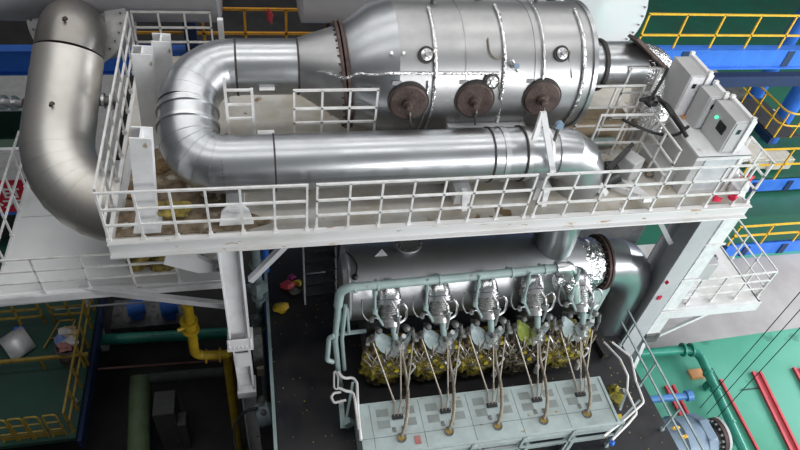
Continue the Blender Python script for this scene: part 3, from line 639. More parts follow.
# ================================================================ TEAL WATER RAIL
hp = thing('water_rail', (1.3,7.15,DZ), 'pale teal pipe frame running over the engine heads and bending down at the left', 'pipe')
rl0 = [fy(343,398,7.15), fy(338,370,7.15), fy(335,340,7.15), fy(338,306,7.15), fy(346,288.5,7.15)+V((-.1,0,.02)), fy(450,278.5,7.15), fy(562,267.5,7.15)]
m = MB(); m.tube(fillet([rl0[3], rl0[4]+V((.0,0,0)), rl0[5], rl0[6]], .22, 6), .085, 14); m.build('main_pipe', teal, hp)
m = MB(); m.tube(rl0[:4], .06, 10); m.tube([p+V((.14,0,0)) for p in rl0[1:4]], .04, 8); m.build('down_leg', teal, hp)
for q in (355, 378, 440, 512, 545):
    c = fy(q, 278.5+(450-q)*.098, 7.15); m = MB(); m.cyl(c-V((.025,0,0)), c+V((.025,0,.0)), .105, n=14); m.bar(c, c+V((0,.25,-.15)), .05); m.build('pipe_clamp', teal, hp)
for q in (340, 347):
    m = MB(); m.tube([fy(q, 308, 7.2), fy(q+2, 333, 7.2)], .03, 8); m.build('strut', teal, hp)
m = MB(); m.bar(fy(338,334,7.2), fy(366,331,7.3), .06); m.build('cross_strut', teal, hp)
fe = thing('foil_elbow', fy(567,285,7.3), 'foil wrapped elbow at the right end of the pale teal water rail', 'pipe')
m = MB(); m.tube(fillet([fy(556,268,7.15),fy(568,266,7.15),fy(572,285,7.1),fy(574,300,7.0)], .2, 6), .14, 18); m.build('elbow', alu, fe)
m = MB(); m.blob(fy(560,279,7.15), .17, 4, 16, .2, (.8,.8,1.4)).blob(fy(570,283,7.05), .17, 7, 16, .2, (.8,.8,1.3)); m.build('foil_wrap', foil, fe)
# filter and loops at the left end of the engine
fl_ = thing('loop_handles', fy(333,360,7.0), 'pale teal bent tubes and filter bodies at the left end of the engine', 'handrail')
m = MB(); m.tube(fillet([fy(334,336,7.0),fy(329,338,7.0),fy(327,360,7.0),fy(333,362,7.0)],.1,4), .05, 10); m.build('filter_body', teal, fl_)
m = MB(); m.tube(fillet([fz(338,372,2.9),fz(344,379,2.9),fz(353,377,2.9),fz(357,383,2.9),fz(358,410,2.9),fz(361,440,2.9)], .15, 4), .03, 8); m.tube(fillet([fz(339,388,2.9),fz(346,391,2.9),fz(353,392,2.9),fz(355,400,2.9),fz(359,430,2.9)], .12, 4), .03, 8); m.build('bent_handrail', rail, fl_)
m = MB(); m.tube(fillet([fz(334,372,2.8),fz(334,388,2.8),fz(338,390,2.8),fz(338,376,2.8),fz(335,371,2.8)], .05, 3), .02, 8); m.tube(fillet([fz(346,400,2.8),fz(334,403,2.8),fz(331,397,2.8),fz(334,393,2.8),fz(341,392,2.8)], .05, 3), .026, 8); m.build('loop', rail, fl_)
m = MB(); m.bar(fz(353,382,2.9), fz(346,420,2.4), .05); m.bar(fz(344,425,2.3), fz(352,421,2.4), .12,.2); m.bar(fz(341,402,2.5), fz(343,428,2.3), .10); m.build('bracket', teal, fl_)
# ================================================================ COVER BOX WITH VENTED PANELS
PZt = 2.8; PX0, PX1, PYf, PYb = 1.60, 6.95, 5.06, 6.20
bx = thing('engine_cover_box', (4.3,5.6,DZ), 'long pale grey-green cover box with slotted top panels in front of the engine heads', 'engine cover')
m = MB(); m.box2((PX0,PYf+.12,DZ), (PX1,PYb,PZt-.03)); m.box2((PX0,PYf,PZt-.16), (PX1,PYf+.14,PZt-.03)); m.build('body', panelm, bx, bevel=.01)
ventm = mat('vent_grey', (.27,.31,.30), .6)
bay = 1.015; sx0 = PX0+.25
edges = [PX0]+[sx0+bay*k for k in range(6)]; edges[-1] = min(edges[-1], PX1)
for k in range(len(edges)-1):
    x0, x1 = edges[k], edges[k+1]
    m = MB(); m.box2((x0+.004,PYf-.01,PZt-.03), (x1-.004,PYf+.42,PZt)); m.box2((x0+.004,PYf+.428,PZt-.03), (x1-.004,PYb,PZt)); pn = m.build('top_panel', panelm, bx, bevel=.004)
    if k == 0: continue
    for (cx, cy) in ((.24,.93),(.24,.68),(.77,.93),(.77,.68)):
        g = MB(); X0, Y0 = x0+cx*bay, PYf+cy
        g.box2((X0-.125,Y0-.085,PZt-.002),(X0+.125,Y0+.085,PZt+.001))
        for j in range(6): g.box((X0-.10+.04*j, Y0, PZt+.001), (.013,.15,.004))
        g.build('vent_grille', ventm, pn)
m = MB(); m.box2((PX1-.02,PYf-.02,DZ+.2), (PX1+.04,PYb+.03,PZt+.02)); m.build('end_plate', coverm, bx)
m = MB(); m.bar((PX0,PYb+.01,PZt),(PX1,PYb+.01,PZt),.03,.05); m.build('back_lip', panelm, bx)
for k in range(5):
    x0 = sx0+bay*k; m = MB(); m.box2((x0+.2,PYf+.05,DZ+.25), (x0+.9,PYf+.13,PZt-.2)); m.build('recess_panel', glassd if k > 2 else colgrey, bx)
    m = MB(); m.box2((x0+.02,PYf-.05,DZ), (x0+.10,PYf+.05,PZt-.2)); m.build('pillar', panelm, bx)
tag(MB().box(fz(418,440,PZt)+V((0,0,.006)), (.12,.17,.006)).build('red_plate', mat('faded_red', (.42,.16,.15), .6)), 'faded red label plate on the cover box near the second hose', 'plate')
railing('pale teal low handrail along the front edge of the vented cover box', (2.65,5.02,DZ), (6.9,5.02,DZ), 5, panelm, 1.06, (.55,), .045)
rnames = ('first','second','third','fourth','fifth')
glx = [fz(397.5,417.5,PZt), fz(445.8,411.8,PZt), fz(491,406,PZt), fz(536,400.5,PZt), fz(580,395,PZt)]
ptx = [fz(401.5,438,PZt), fz(449,431.5,PZt), fz(497.5,426,PZt), fz(543.5,420.5,PZt), fz(587,414,PZt)]
step_ = (glx[4]-glx[0])/4
gl = thing('cable_gland', glx[0], 'first black cable gland from the left on the vented cover box', 'gland', 'black cable glands on the cover box')
MB().box(glx[0]+V((0,0,.035)), (.22,.09,.07)).build('block', blackp, gl, bevel=.01)
for sx in (-.09, .10):
    MB().box(glx[0]+V((sx-.02,-.25,.006)), (.07,.10,.012)).build('switch_plate', cast, gl)
tr = thing('ignition_leads', glx[0]+V((0,0,.1)), 'three thin leads rising from the first gland to the first cylinder head', 'cable', 'triple thin leads from the glands to the heads')
for sx, up1, mid1 in ((-.07, P0(373,343,6.96), fz(394.5,402,2.85)), (0, P0(400.5,346,6.96), fz(401,402,2.85)), (.07, P0(413,343,6.92), fz(406,402,2.85))):
    b = glx[0]+V((sx,0,.06)); m = MB(); m.tube([b, mid1], .014, 6); m.tube([mid1, mid1.lerp(up1,.12)], .024, 6); m.tube([mid1.lerp(up1,.1), up1], .017, 6); m.build('lead', wire, tr)
hs = thing('coolant_hose', ptx[0], 'first braided hose from the left bending from a cylinder head into a round port', 'hose', 'braided hoses from the heads into the cover box')
m = MB(); m.tube(smooth_path([P0(400,348,6.98), P0(402.5,356,6.85), fz(406,375,3.05), fz(408,395,3.02), fz(407,415,3.0), fz(404.5,428,2.93), ptx[0]+V((.0,.02,.03))], 7), .035, 10); m.build('hose', hosem, hs)
MB().ring(ptx[0]+V((0,0,.01)), (0,0,1), .06, .10, .03, 20).build('port_ring', cast, hs)
MB().lathe(ptx[0]+V((0,0,.005)), (0,0,1), [(0,.075),(.02,.075)], 16).build('brass_bush', yellowd, hs)
for i in range(1, 5):
    d = step_*i
    dup(gl, d, rnames[i]+' black cable gland from the left on the vented cover box')
    dup(tr, d, 'three thin leads rising from the '+rnames[i]+' gland to the '+rnames[i]+' cylinder head')
    dup(hs, ptx[i]-ptx[0], rnames[i]+' braided hose from the left bending from a cylinder head into a round port')
# ================================================================ THINGS AT THE RIGHT END OF THE ENGINE
bh = thing('bent_handrail', fz(635,400,DZ), 'pale bent tube handrails at the right front corner of the engine', 'handrail')
m = MB(); m.tube(fillet([fz(604,342,2.9),fz(620,359,3.0),fz(628,376,3.0),fz(627,391,3.0),fz(637,413,3.0),fz(628,424,3.0),fz(612,440,3.0)], .12, 4), .024, 8); m.build('inner_tube', rail, bh)
m = MB(); m.tube(fillet([fz(612,342,3.0),fz(631,357,3.0),fz(636,381,3.0),fz(644,402,3.0),fz(640,406,3.0),fz(622,422,3.0),fz(604,436,3.0)], .12, 4), .024, 8); m.build('outer_tube', rail, bh)
for (p, q) in (((640,400),(617,424)),((637,414),(620,432)),((627,391),(620,410))): MB().bar(fz(*p,2.95), fz(*q,2.6), .04).build('strut', coverm, bh)
gb = thing('greasy_pump', fz(613,402,DZ), 'small greasy yellow pump body on the black deck right of the cover box', 'pump')
c = fz(613,400,DZ); MB().blob(c+V((0,0,.2)), .2, 3, 14, .3, (.8,1,1)).blob(c+V((.05,.15,.15)), .14, 5, 12, .3).build('body', grease, gb)
MB().cyl(c+V((.05,0,.3)), c+V((.12,-.02,.42)), .07).build('cap', cast, gb)
MB().box(fz(618,418,DZ)+V((0,0,.04)), (.14,.1,.08)).build('foot', yellowp, gb)
tag(MB().blob(fz(612,443,2.9), .06, 2, 10, .3).build('blue_rag', blue), 'scrap of blue rag hooked on the rail at the right front corner of the engine', 'rag')
tg = thing('teal_side_frame', (7.6,7.9,DZ), 'pale teal upright plates under the exhaust elbow at the right of the engine', 'frame')
for (p, q, w) in (((603,286),(585,318),.5),((575,283),(566,300),.3)):
    a, b = fy(*p, 8.0), fy(*q, 7.7); m = MB(); m.bar(a, b, w, .06, (0,1,.3)); m.build('plate', teal, tg)
m = MB(); m.bar(fz(575,300,DZ+.1), fz(608,356,DZ+.1), .3, .2); m.build('sill', black, tg)
# ================================================================ LEFT: WHITE ROOF, LOWER PLATFORM, PIT PIPES
rf = thing('white_canopy_roof', (-3,10.5,3.8), 'flat white sheet roof below the walkway at the left', 'roof')
m = MB(); m.prism([(-5.15,8.75,3.94),(-.85,8.75,3.94),(-.85,12.7,3.94),(-5.2,12.7,3.94)], (0,0,.06)); m.build('roof_sheet', roofm, rf)
m = MB(); m.bar((-5.2,8.72,3.90),(-.75,8.72,3.90),.08,.17); m.build('front_beam', white, rf)
m = MB(); m.bar((-5.17,8.72,3.84),(-5.22,12.7,3.84),.08,.24); m.build('side_beam', white, rf)
for y in (9.7,10.9): m = MB(); m.box((-3.0,y,4.003),(4.2,.012,.008)); m.build('sheet_seam', mat('seam', (.42,.42,.42), .7), rf)
for x in (-5.1,-1.0):
    m = MB(); m.bar((x,12.5,3.9),(x,12.5,-3.5),.2); m.build('roof_leg', white, rf)
m = MB(); m.bar(fz(72,288,3.9), fy(226,305,7.72), .10, .14); m.build('tie_beam', white, rf)
tag(MB().tube([fz(-30,305.5,3.8), fz(76,296,3.8), fz(120,292,3.8)], .08, 14).build('grey_pipe', colgrey), 'long grey pipe slung under the front edge of the white roof', 'pipe')
railing('white railing along the front edge of the white canopy roof', (-5.12,8.76,4.0),(-1.75,8.76,4.0),5, h=1.0, mids=(.66,.33))
railing('white railing along the left edge of the white canopy roof', (-5.14,8.85,4.0),(-5.2,12.6,4.0),6, h=1.0, mids=(.5,))
def bundle(label, q, r, s):
    c = fz(*q, 4.1); tag(MB().blob(c+V((0,0,.05)), r, s, 18, .22, (1.1,.9,.6)).build('insulation_bundle', wool), label, 'insulation', 'bundles of mineral wool under the walkway')
bundle('yellowish mineral wool bundle on the white roof, left of the darker one', (141,262), .24, 2)
bundle('darker brown mineral wool bundle on the white roof near the haunch plate', (163,260), .32, 5)
# torn lagging on the walkway under the elbow
tag(MB().blob((-1.45,8.05,6.78), .24, 4, 16, .3, (1.2,.7,.6)).build('torn_lagging', wool), 'torn yellow brown lagging lying on the walkway below the pipe U-bend', 'insulation')
for i, (x,y,r,lab) in enumerate(((-2.15,8.6,.15,'small heap of brown debris on the deck left of the front stub post'),(-1.75,9.3,.13,'small heap of brown debris on the deck between the front and second stub posts'))):
    tag(MB().blob((x,y,6.68), r, 20+i, 14, .3, (1.5,1.2,.3)).build('debris_heap', mat('debris', (.22,.14,.07), .95, 0, (.12,.07,.03), 8, bump=.8)), lab, 'debris', 'debris heaps on the walkway deck')
tag(MB().prism([(-2.35,7.6,6.65),(-.3,7.6,6.65),(.2,7.75,6.65),(-.4,8.1,6.65),(-.6,8.6,6.65),(-1.2,8.9,6.65),(-1.4,9.9,6.65),(-2.3,10.3,6.65)], (0,0,.012)).build('dirt_layer', mat('brown_dirt', (.30,.24,.17), .95, 0, (.10,.065,.035), 3.2, .38, .62, bump=.6, bscale=9, spots=((.40,.37,.31), 4.5, .60))), 'layer of brown dirt covering the left end of the walkway deck', 'dirt')
# lower left platform
m = MB(); m.prism([(-16,8.35,-1.35),(-4.86,8.35,-1.35),(-4.86,13.2,-1.35),(-5.4,15.3,-1.35),(-16,15.3,-1.35)], (0,0,.15)); struct(m.build('floor_left_green', green_shaded))
m = MB(); m.bar((-4.80,8.3,-1.5),(-4.80,13.2,-1.5),.10,.4); tag(m.build('edge_beam', blued), 'dark blue edge beam along the right side of the lower green platform', 'beam')
yr = 'yellow railings of the lower green platform'
railing('dull yellow railing along the right edge of the lower green platform', (-4.92,8.5,-1.2),(-4.92,12.9,-1.2),8, yellowd, 1.0, (.5,), .05, group=yr)
railing('dull yellow railing at the back of the lower green platform left of the barrel', (-7.4,11.95,-1.2),(-6.15,11.95,-1.2),3, yellowd, 1.0, (.66,.33), .05, group=yr)
railing('dull yellow railing behind the barrel of rubbish', (-5.9,11.95,-1.2),(-5.0,11.95,-1.2),3, yellowd, 1.0, (.66,.33), .05, group=yr)
for i, (x, lab) in enumerate(((-6.35,'leftmost'),(-6.0,'second from left'),(-5.65,'third from left'),(-5.25,'rightmost'))):
    t = thing('hoop_barrier', (x,8.45,-1.2), 'yellow hoop barrier on the front edge of the lower green platform, '+lab, 'railing', 'yellow hoop barriers on the lower platform edge')
    m = MB(); m.tube(fillet([(x-.13,8.45,-1.2),(x-.13,8.45,-.15),(x+.17,8.45,-.15),(x+.17,8.45,-1.2)], .08, 3), .025, 8); m.build('hoop', yellowd, t)
    for z in (-.5,-.85): m = MB(); m.cyl((x-.13,8.45,z),(x+.17,8.45,z),.02,n=8); m.build('rung', yellowd, t)
    m = MB(); m.box((x+.02,8.47,-1.08),(.34,.02,.18)); m.build('toe_board', yellowd, t)
t = thing('long_handrail', (-6.4,10.4,-1.2), 'single thick orange-yellow rail crossing the lower green platform', 'railing')
m = MB(); m.bar(fz(-20,364,-.7), fz(88,354,-.7), .08); m.build('rail', yellowd, t)
for q in (-8, 40, 84): a = fz(q, 362-(q*.09), -.7); m = MB(); m.bar(a, (a.x,a.y,-1.2), .05); m.build('post', yellowd, t)
bc = fz(72,358,-1.2); bt = thing('waste_barrel', bc, 'dark barrel overflowing with rubbish on the lower green platform', 'barrel')
MB().lathe(bc, (0,0,1), [(0,.28),(.25,.29),(.27,.30),(.29,.29),(.55,.28),(.57,.30),(.59,.29),(.6,.25),(.5,.2)], 24).build('drum', mat('barrel_brown', (.10,.075,.07), .6), bt)
rq = random.Random(9)
rc = [((.55,.45,.25),'yellowish'),((.6,.58,.55),'pale grey'),((.45,.2,.18),'reddish'),((.5,.38,.22),'tan'),((.18,.25,.5),'blue'),((.62,.6,.6),'white'),((.42,.3,.15),'brown')]
for i, (c_, nm) in enumerate(rc):
    p = bc+V((.16*math.cos(i*2.4)*(.4+.6*(i%3)/2), .30*math.sin(i*2.4)+.18, .62+.05*(i%3)))
    tag(MB().blob(p, .15, 30+i, 12, .3, (1.2,1,.6)).build('rubbish_bag', mat('rubbish_'+nm.replace(' ','_'), c_, .8)), nm+' crumpled rubbish piled on the dark barrel', 'rubbish', 'rubbish heaped on the barrel')
t = thing('trolley_frame', fz(52,345,-1.2), 'small yellow ladder-like frame leaning beside the rubbish barrel', 'frame')
a, b = fz(44,348,-1.15), fz(60,321,-.9); c, d = a+V((.36,.0,.02)), b+V((.40,0,0)); m = MB()
m.bar(a, b, .04); m.bar(b, d, .04); m.bar(d, fz(64,345,-.9), .04)
for k in (.35,.7): m.bar(a.lerp(b,k), c.lerp(d,k), .035)
m.build('frame', yellowd, t)
sh = MB(); p0 = fz(17,344,-1.15); vs = []
for k in range(9):
    tq = k/8-.5; 
    for s_ in (-1,1): vs.append(p0+V((.55*tq+.24*s_, -.75*tq+.22*s_, .30*math.cos(tq*3.0))))
sh.add(vs, [(2*k,2*k+1,2*k+3,2*k+2) for k in range(8)])
so = sh.build('bent_sheet', mat('bare_sheet', (.75,.75,.76), .5, .5)); sm_ = so.modifiers.new('thick','SOLIDIFY'); sm_.thickness = .015; tag(so, 'bent shiny aluminium sheet lying on the lower green platform', 'sheet')
tag(MB().box(fz(19,333,-1.1), (.25,.3,.2)).build('blue_crate', blue, bevel=.02), 'small blue crate behind the bent aluminium sheet', 'crate')
tag(MB().blob(fz(76,402,-1.15), .10, 3, 12, .2).build('white_pail', cast), 'small pale pail at the right edge of the lower green platform', 'pail')
# farther lower-left: pale roof with hatch, banner and beams
ls = thing('pale_shelter', (-8.3,19,-.5), 'low pale grey roof slab with a square opening beyond the left duct', 'roof')
m = MB(); x0, x1 = -12, -4.6
m.box2((x0,15.3,.3),(x1,17.6,.5)); m.box2((x0,19.9,.3),(x1,23.5,.5)); m.box2((-7.1,17.6,.3),(x1,19.9,.5)); m.build('roof_slab', mat('shelter_grey', (.36,.36,.36), .7), ls)
m = MB(); m.bar((x0,17.6,.46),(-7.05,17.6,.46),.12,.16); m.bar((x0,19.9,.46),(-7.05,19.9,.46),.12,.16); m.build('hatch_frame', white, ls)
m = MB(); m.box2((x0,15.4,-1.2),(x1-.2,15.6,.3)); m.build('front_wall', pit, ls)
struct(MB().box2((-16,15.3,-1.35),(-7.0,24,-1.2)).build('floor_shelter', green_shaded))
tag(MB().box2((-8.9,18.2,-1.1),(-7.5,19.3,-.4)).build('green_machine', mat('machine_green', (.10,.16,.12), .5), bevel=.03), 'dull green machine seen through the square opening of the pale roof', 'machine')
bn = thing('red_banner', (-6.7,14,1.3), 'red cloth banner with large white characters at the left edge', 'banner')
m = MB(); m.box2((-9.6,13.99,1.22),(-6.0,14.01,2.36)); m.build('cloth', banner, bn)
def chars(txt, loc, size):
    cu = bpy.data.curves.new('banner_text', 'FONT'); cu.body = txt; cu.size = size; cu.extrude = .004; cu.align_x = 'CENTER'
    ob = bpy.data.objects.new('tmp', cu); COL.objects.link(ob); dg = bpy.context.evaluated_depsgraph_get(); me = bpy.data.meshes.new_from_object(ob.evaluated_get(dg)); bpy.data.objects.remove(ob)
    R = Matrix.Rotation(PI/2, 4, 'X'); me.transform(R); me.transform(Matrix.Translation(V(loc)-bn.location)); me.materials.clear(); me.materials.append(lettw)
    o = bpy.data.objects.new('lettering', me); COL.objects.link(o); o.parent = bn; o['label'] = 'white lettering'; return o
chars('煤', (-6.72,13.975,1.42), .92); chars('层', (-6.0,13.975,1.42), .60)
m = MB(); m.bar((-12,14.1,1.15),(-5.9,14.1,1.15),.14,.16); tag(m.build('banner_beam', blue), 'blue beam carrying the red banner at the left edge', 'beam')
sp = thing('spool_pipe', fy(10,103,12.0), 'short shiny flanged pipe sticking out left of the big bent duct', 'pipe')
a, b = fd(-6,102,12.6), fd(26,104,12.5); m = MB(); m.cyl(a, b, .09, n=16); m.build('pipe', alu, sp)
ax = (b-a).normalized()
for k in (.28,.62): MB().lathe(a.lerp(b,k), ax, [(0,.05),(0,.15),(.04,.15),(.04,.05)], 16).build('flange', alu, sp)
m = MB(); m.cyl(b, b+ax*.3, .13, n=16); m.build('rusty_collar', rust, sp)
sp2 = thing('spool_pipe', fy(100,103,12.0), 'short shiny flanged valve pipe right of the big bent duct behind the railing', 'pipe')
a, b = fd(91,101,12.5), fd(116,101,12.6); m = MB(); m.cyl(a, b, .10, n=16); m.build('pipe', cast, sp2)
ax = (b-a).normalized(); MB().lathe(a.lerp(b,.45), ax, [(0,.05),(0,.15),(.05,.15),(.05,.05)], 16).build('flange', alu, sp2); MB().lathe(a.lerp(b,.8), ax, [(0,.05),(0,.17),(.05,.17),(.05,.05)], 16).build('flange', alu, sp2)
# gas pipe
gp = thing('gas_pipe', (-1.6,8.6,-3.5), 'yellow gas pipe with flanged valve dropping behind the white column', 'pipe')
gpts = [fy(190,300,8.6), fy(189,346,8.6)+V((0,0,0)), fy(196,355,8.6), fy(231,358,8.6)]
m = MB(); m.tube(fillet([(-1.66,8.6,3.48),(-1.72,8.6,1.55),(-.98,8.6,1.45)], .22, 6), .11, 16); m.build('upper_run', yellowp, gp)
m = MB(); m.tube([(-1.02,8.6,1.5),(-1.08,8.6,-3.5)], .11, 16); m.build('lower_run', yellowp, gp)
m = MB(); m.lathe((-1.7,8.6,2.55), (0,0,1), [(0,.11),(0,.19),(.05,.19),(.05,.12),(.14,.14),(.22,.14),(.3,.12),(.3,.19),(.35,.19),(.35,.11)], 20); m.cyl((-1.7,8.6,2.72),(-1.95,8.5,2.72),.04); m.build('valve', yellowp, gp)
MB().lathe((-1.5,8.6,1.47), (1,0,-.05), [(0,.11),(0,.17),(.04,.17),(.04,.11)], 18).build('flange', yellowp, gp); m = MB(); m.lathe((-1.2,8.6,1.46), (1,0,-.05), [(0,.11),(0,.18),(.05,.18),(.05,.11)], 18); m.build('flange', yellowp, gp)
# pit
tag(MB().tube([fz(98,340,-2.5),fz(245,332,-2.5)], .17, 18).build('green_pipe', gpipe), 'horizontal green pipe in the dark pit left of the white column', 'pipe')
a = fz(225,372,-2.6); b = fz(139,380,-2.6)
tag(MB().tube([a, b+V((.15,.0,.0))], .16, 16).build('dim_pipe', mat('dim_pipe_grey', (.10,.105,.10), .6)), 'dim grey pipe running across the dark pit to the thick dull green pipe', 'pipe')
tag(MB().tube([fz(140,376,-2.5), fz(140,385,-2.6), fz(138,480,-2.6)], [.26,.29,.29], 24).build('dull_green_pipe', gpipe2), 'thick dull green pipe bending toward the viewer in the dark pit', 'pipe')
tag(MB().tube([fz(98,369,-1.6),fz(240,359,-1.6)], .03, 8).build('red_rod', mat('rod_brown', (.22,.10,.09), .6)), 'thin reddish rod crossing the dark pit', 'rod')
tag(MB().tube([fz(55,309,-.9),fz(186,299,-.9)], .03, 8).build('grey_conduit', colgrey), 'thin grey conduit above the back of the lower green platform', 'conduit')
sk = thing('pump_skid', fz(150,316,-2.9), 'small skid with two blue pumps deep in the pit behind the green pipe', 'pump')
m = MB(); c = fz(150,314,-2.8); m.box(c, (2.2,1.1,.25)); m.build('skid_frame', cast, sk)
for q in (136,169):
    c = fz(q,309,-2.3); m = MB(); m.cyl(c+V((-.25,0,0)), c+V((.25,.1,0)), .24, n=16); m.box(c+V((0,0,-.25)), (.3,.3,.3)); m.build('pump_body', blue, sk)
for i, (q, w, d, h, lab) in enumerate(((174,.55,.6,2.0,'tall grey cabinet standing in the dark pit'),(188,.22,.3,1.4,'narrow grey pillar box beside the cabinet in the dark pit'))):
    c = fz(q,445,-3.5); tag(MB().box2((c.x-w/2,c.y-.1,-3.5),(c.x+w/2,c.y+d,-3.5+h)).build('pit_cabinet', mat('pit_cabinet_grey', (.10,.10,.10), .6), bevel=.02), lab, 'cabinet')
# beside the deck, between the white column and the kerb
eq = thing('valve_station', (-.3,8.8,-3.5), 'grey-teal upright pipe with fittings between the white column and the black deck', 'valve')
m = MB(); m.tube([(-.22,9.6,4.3),(-.22,9.6,-3.5)], .10, 14); m.build('teal_upright', mat('grey_teal', (.20,.26,.27), .5), eq)
for z in (3.4,2.2,1.0): MB().lathe((-.22,9.6,z), (0,0,1), [(0,.1),(0,.17),(.05,.17),(.05,.1)], 16).build('pipe_flange', MATS['grey_teal'], eq)
MB().blob((-.25,9.45,2.8),.2,3,12,.3).build('fitting', MATS['grey_teal'], eq); MB().blob((-.3,9.4,1.6),.18,4,12,.3).build('fitting', MATS['grey_teal'], eq)
tag(MB().tube([(-.02,10.6,3.4),(-.05,10.6,-3.5)], .09, 12).build('blue_post', blue), 'bright blue post behind the white column at the edge of the black deck', 'post')
t = thing('strip_cabinet', (-.28,8.1,1), 'narrow grey terminal strip box behind the right side of the white column', 'box')
m = MB(); m.box((-.3,8.2,2.2),(.22,.2,1.3)); m.build('body', cast, t); m = MB(); m.box((-.27,8.08,1.45),(.16,.1,.3)); m.build('tan_block', mat('tan_block', (.35,.32,.26), .7), t)
pm = thing('round_blower', fz(262,412,1.0), 'grey round blower body beside the foot of the white column', 'blower')
c = fz(263,414,1.2); m = MB(); m.lathe(c+V((-.15,-.05,.0)), (1,.2,.1), [(0,.1),(.02,.25),(.1,.28),(.3,.28),(.36,.2),(.42,.12)], 24); m.build('casing', MATS['grey_teal'], pm); m = MB(); m.cyl(c+V((.0,.3,.1)), c+V((0,.0,.2)), .12, n=16).sph(c+V((.02,-.1,.25)), .08); m.build('neck', cast, pm)
tag(MB().tube(smooth_path([fz(258,408,1.6),fz(245,412,1.5),fz(236,424,1.3),fz(234,440,1.1),fz(238,458,.9)]), .035, 8).build('black_hose', blackp), 'black hose curling past the foot of the white column', 'hose')
for i, (q, c_, lab, r) in enumerate((((281,308),yellowp,'yellow wrapped bundle on the floor behind the deck left of the stair',.22),((288,285),red,'red crumpled sack behind the deck left of the stair',.2),((292,277),mat('magenta',(.35,.04,.2),.7),'magenta rag on top of the heap left of the stair',.12),((297,283),yellowp,'small yellow bag at the right of the heap by the stair',.14),((295,291),cast,'pale grey packet in the heap left of the stair',.15))):
    c = fz(*q, 2.0+r*.4); tag(MB().blob(c, r*.62, 50+i, 12, .3, (1.3,1,.7)).build('loose_sack', c_), lab, 'sack', 'loose sacks in the heap by the stair')
# ================================================================ RIGHT: CONTROL CABINETS ON THE WALKWAY
cg = 'grey control cabinets at the right end of the walkway'
def cabinet(label, x0, x1, y0, y1, z0, z1, legs=True, screen=False, rid=True):
    t = thing('control_cabinet', ((x0+x1)/2,(y0+y1)/2,6.65), label, 'cabinet', cg)
    m = MB(); m.box2((x0,y0,z0),(x1,y1,z1)); m.build('body', greyp, t, bevel=.012)
    m = MB(); m.box2((x1-.10,y0-.04,z0),(x1-.02,y1+.03,z1+.05)); m.box2((x1,y0-.02,z0+.05),(x1+.04,y1,z1)); m.build('rear_flange', white, t)
    m = MB(); m.box2((x0+.04,y0-.015,z0+.04),(x1-.13,y0,z1-.04)); d = m.build('door', plas if not screen else greyp, t)
    for (yy) in (y0-.02,y1):
        m = MB(); m.box((x1-.08,yy,z1+.06),(.08,.06,.08)); m.build('lifting_ear', rail, t)
    m = MB(); m.box2((x0+.12,y0-.02,z1-.28),(x0+.2,y0-.012,z1-.18)); m.build('name_plate', glassd, d)
    if screen:
        ym = (y0+y1)/2; m = MB(); m.box2((x0-.012,ym-.2,z1-.42),(x0,ym+.02,z1-.22)); m.build('screen', glassd, t, label='dark display screen')
        m = MB(); m.cyl((x0-.03,ym+.12,z1-.24),(x0,ym+.12,z1-.24),.028,n=12); m.build('indicator', lamp, t, label='green indicator lamp')
        m = MB(); m.box2((x0-.01,y0+.12,z1-.3),(x0,y0+.17,z1-.25)); m.build('switch', cast, t)
    if legs:
        for xx in (x0+.04,x1-.06):
            for yy in (y0+.05,y1-.05): m = MB(); m.bar((xx,yy,6.65),(xx,yy,z0),.05); m.build('leg', rail, t)
    return t
cabinet('grey control cabinet farthest back beside the foil wrapped bend', 8.0,8.45,9.08,9.75,7.65,8.6)
cabinet('plain grey control cabinet in the middle of the row of three', 8.26,8.64,8.66,9.02,7.66,8.42, legs=False)
cabinet('grey control cabinet with green lamp and dark screen', 8.39,8.78,7.93,8.61,7.66,8.38, legs=False, screen=True)
bc_ = thing('duct_cabinet', (8.5,8.2,6.65), 'large pale boxy cabinet standing at the right end of the walkway deck', 'cabinet')
m = MB(); m.box2((7.98,7.9,6.65),(9.05,9.04,7.62)); m.build('body', greyp, bc_, bevel=.01)
m = MB(); m.box2((8.18,7.88,6.75),(8.86,7.9,7.52)); m.build('front_panel', mat('pale_panel', (.62,.65,.68), .35), bc_)
m = MB(); m.box2((8.9,7.87,6.7),(8.98,7.9,7.58)); m.build('edge_strip', rail, bc_)
m = MB(); m.box2((7.94,7.86,7.62),(9.1,9.04,7.66)); m.box2((7.94,7.86,7.54),(9.1,7.88,7.64)); m.build('lid', white, bc_)
tag(MB().box(fz(684,114,7.68), (.22,.30,.03)).build('cardboard_sheet', orange), 'orange cardboard sheet leaning between the grey cabinets', 'cardboard')
tag(MB().box(fz(683,113,7.0), (.34,.4,.55)).build('pedestal_block', rail, bevel=.01), 'pale pedestal block under the orange cardboard sheet', 'block')
def cable(nm, label, pts, r=.035, mt=blackp): tag(MB().tube(smooth_path(pts, 6), r, 8).build(nm, mt), label, 'cable')
cable('black_cable', 'thick black cable sagging from the foil bend to the big pale cabinet', [fz(640,100,7.95),fz(660,101,7.95),fz(672,115,7.9),fz(687,137,7.72)], .04)
cable('black_cable', 'black cable looped across the deck in front of the silencer outlet', [fz(622,119,7.6),fz(636,126,7.55),fz(655,133,7.5),fz(675,135,7.6),fz(689,126,7.8)], .032)
cable('black_cable', 'black cable bundle rising against the foil wrapped bend', [fz(648,103,7.98),fz(656,90,8.2),fz(663,78,8.4),fz(668,68,8.6)], .03)
cable('black_cable', 'twisted black cable bundle beside the pale pedestal block', [fz(658,99,7.98),fz(668,106,7.95),fz(676,118,7.9),fz(683,128,7.85)], .04)
tag(MB().blob(fz(652,101,7.95), .14, 6, 14, .35, (1.2,.8,.7)).build('cable_tangle', blackp), 'tangle of black cable glands below the foil wrapped bend', 'cable')
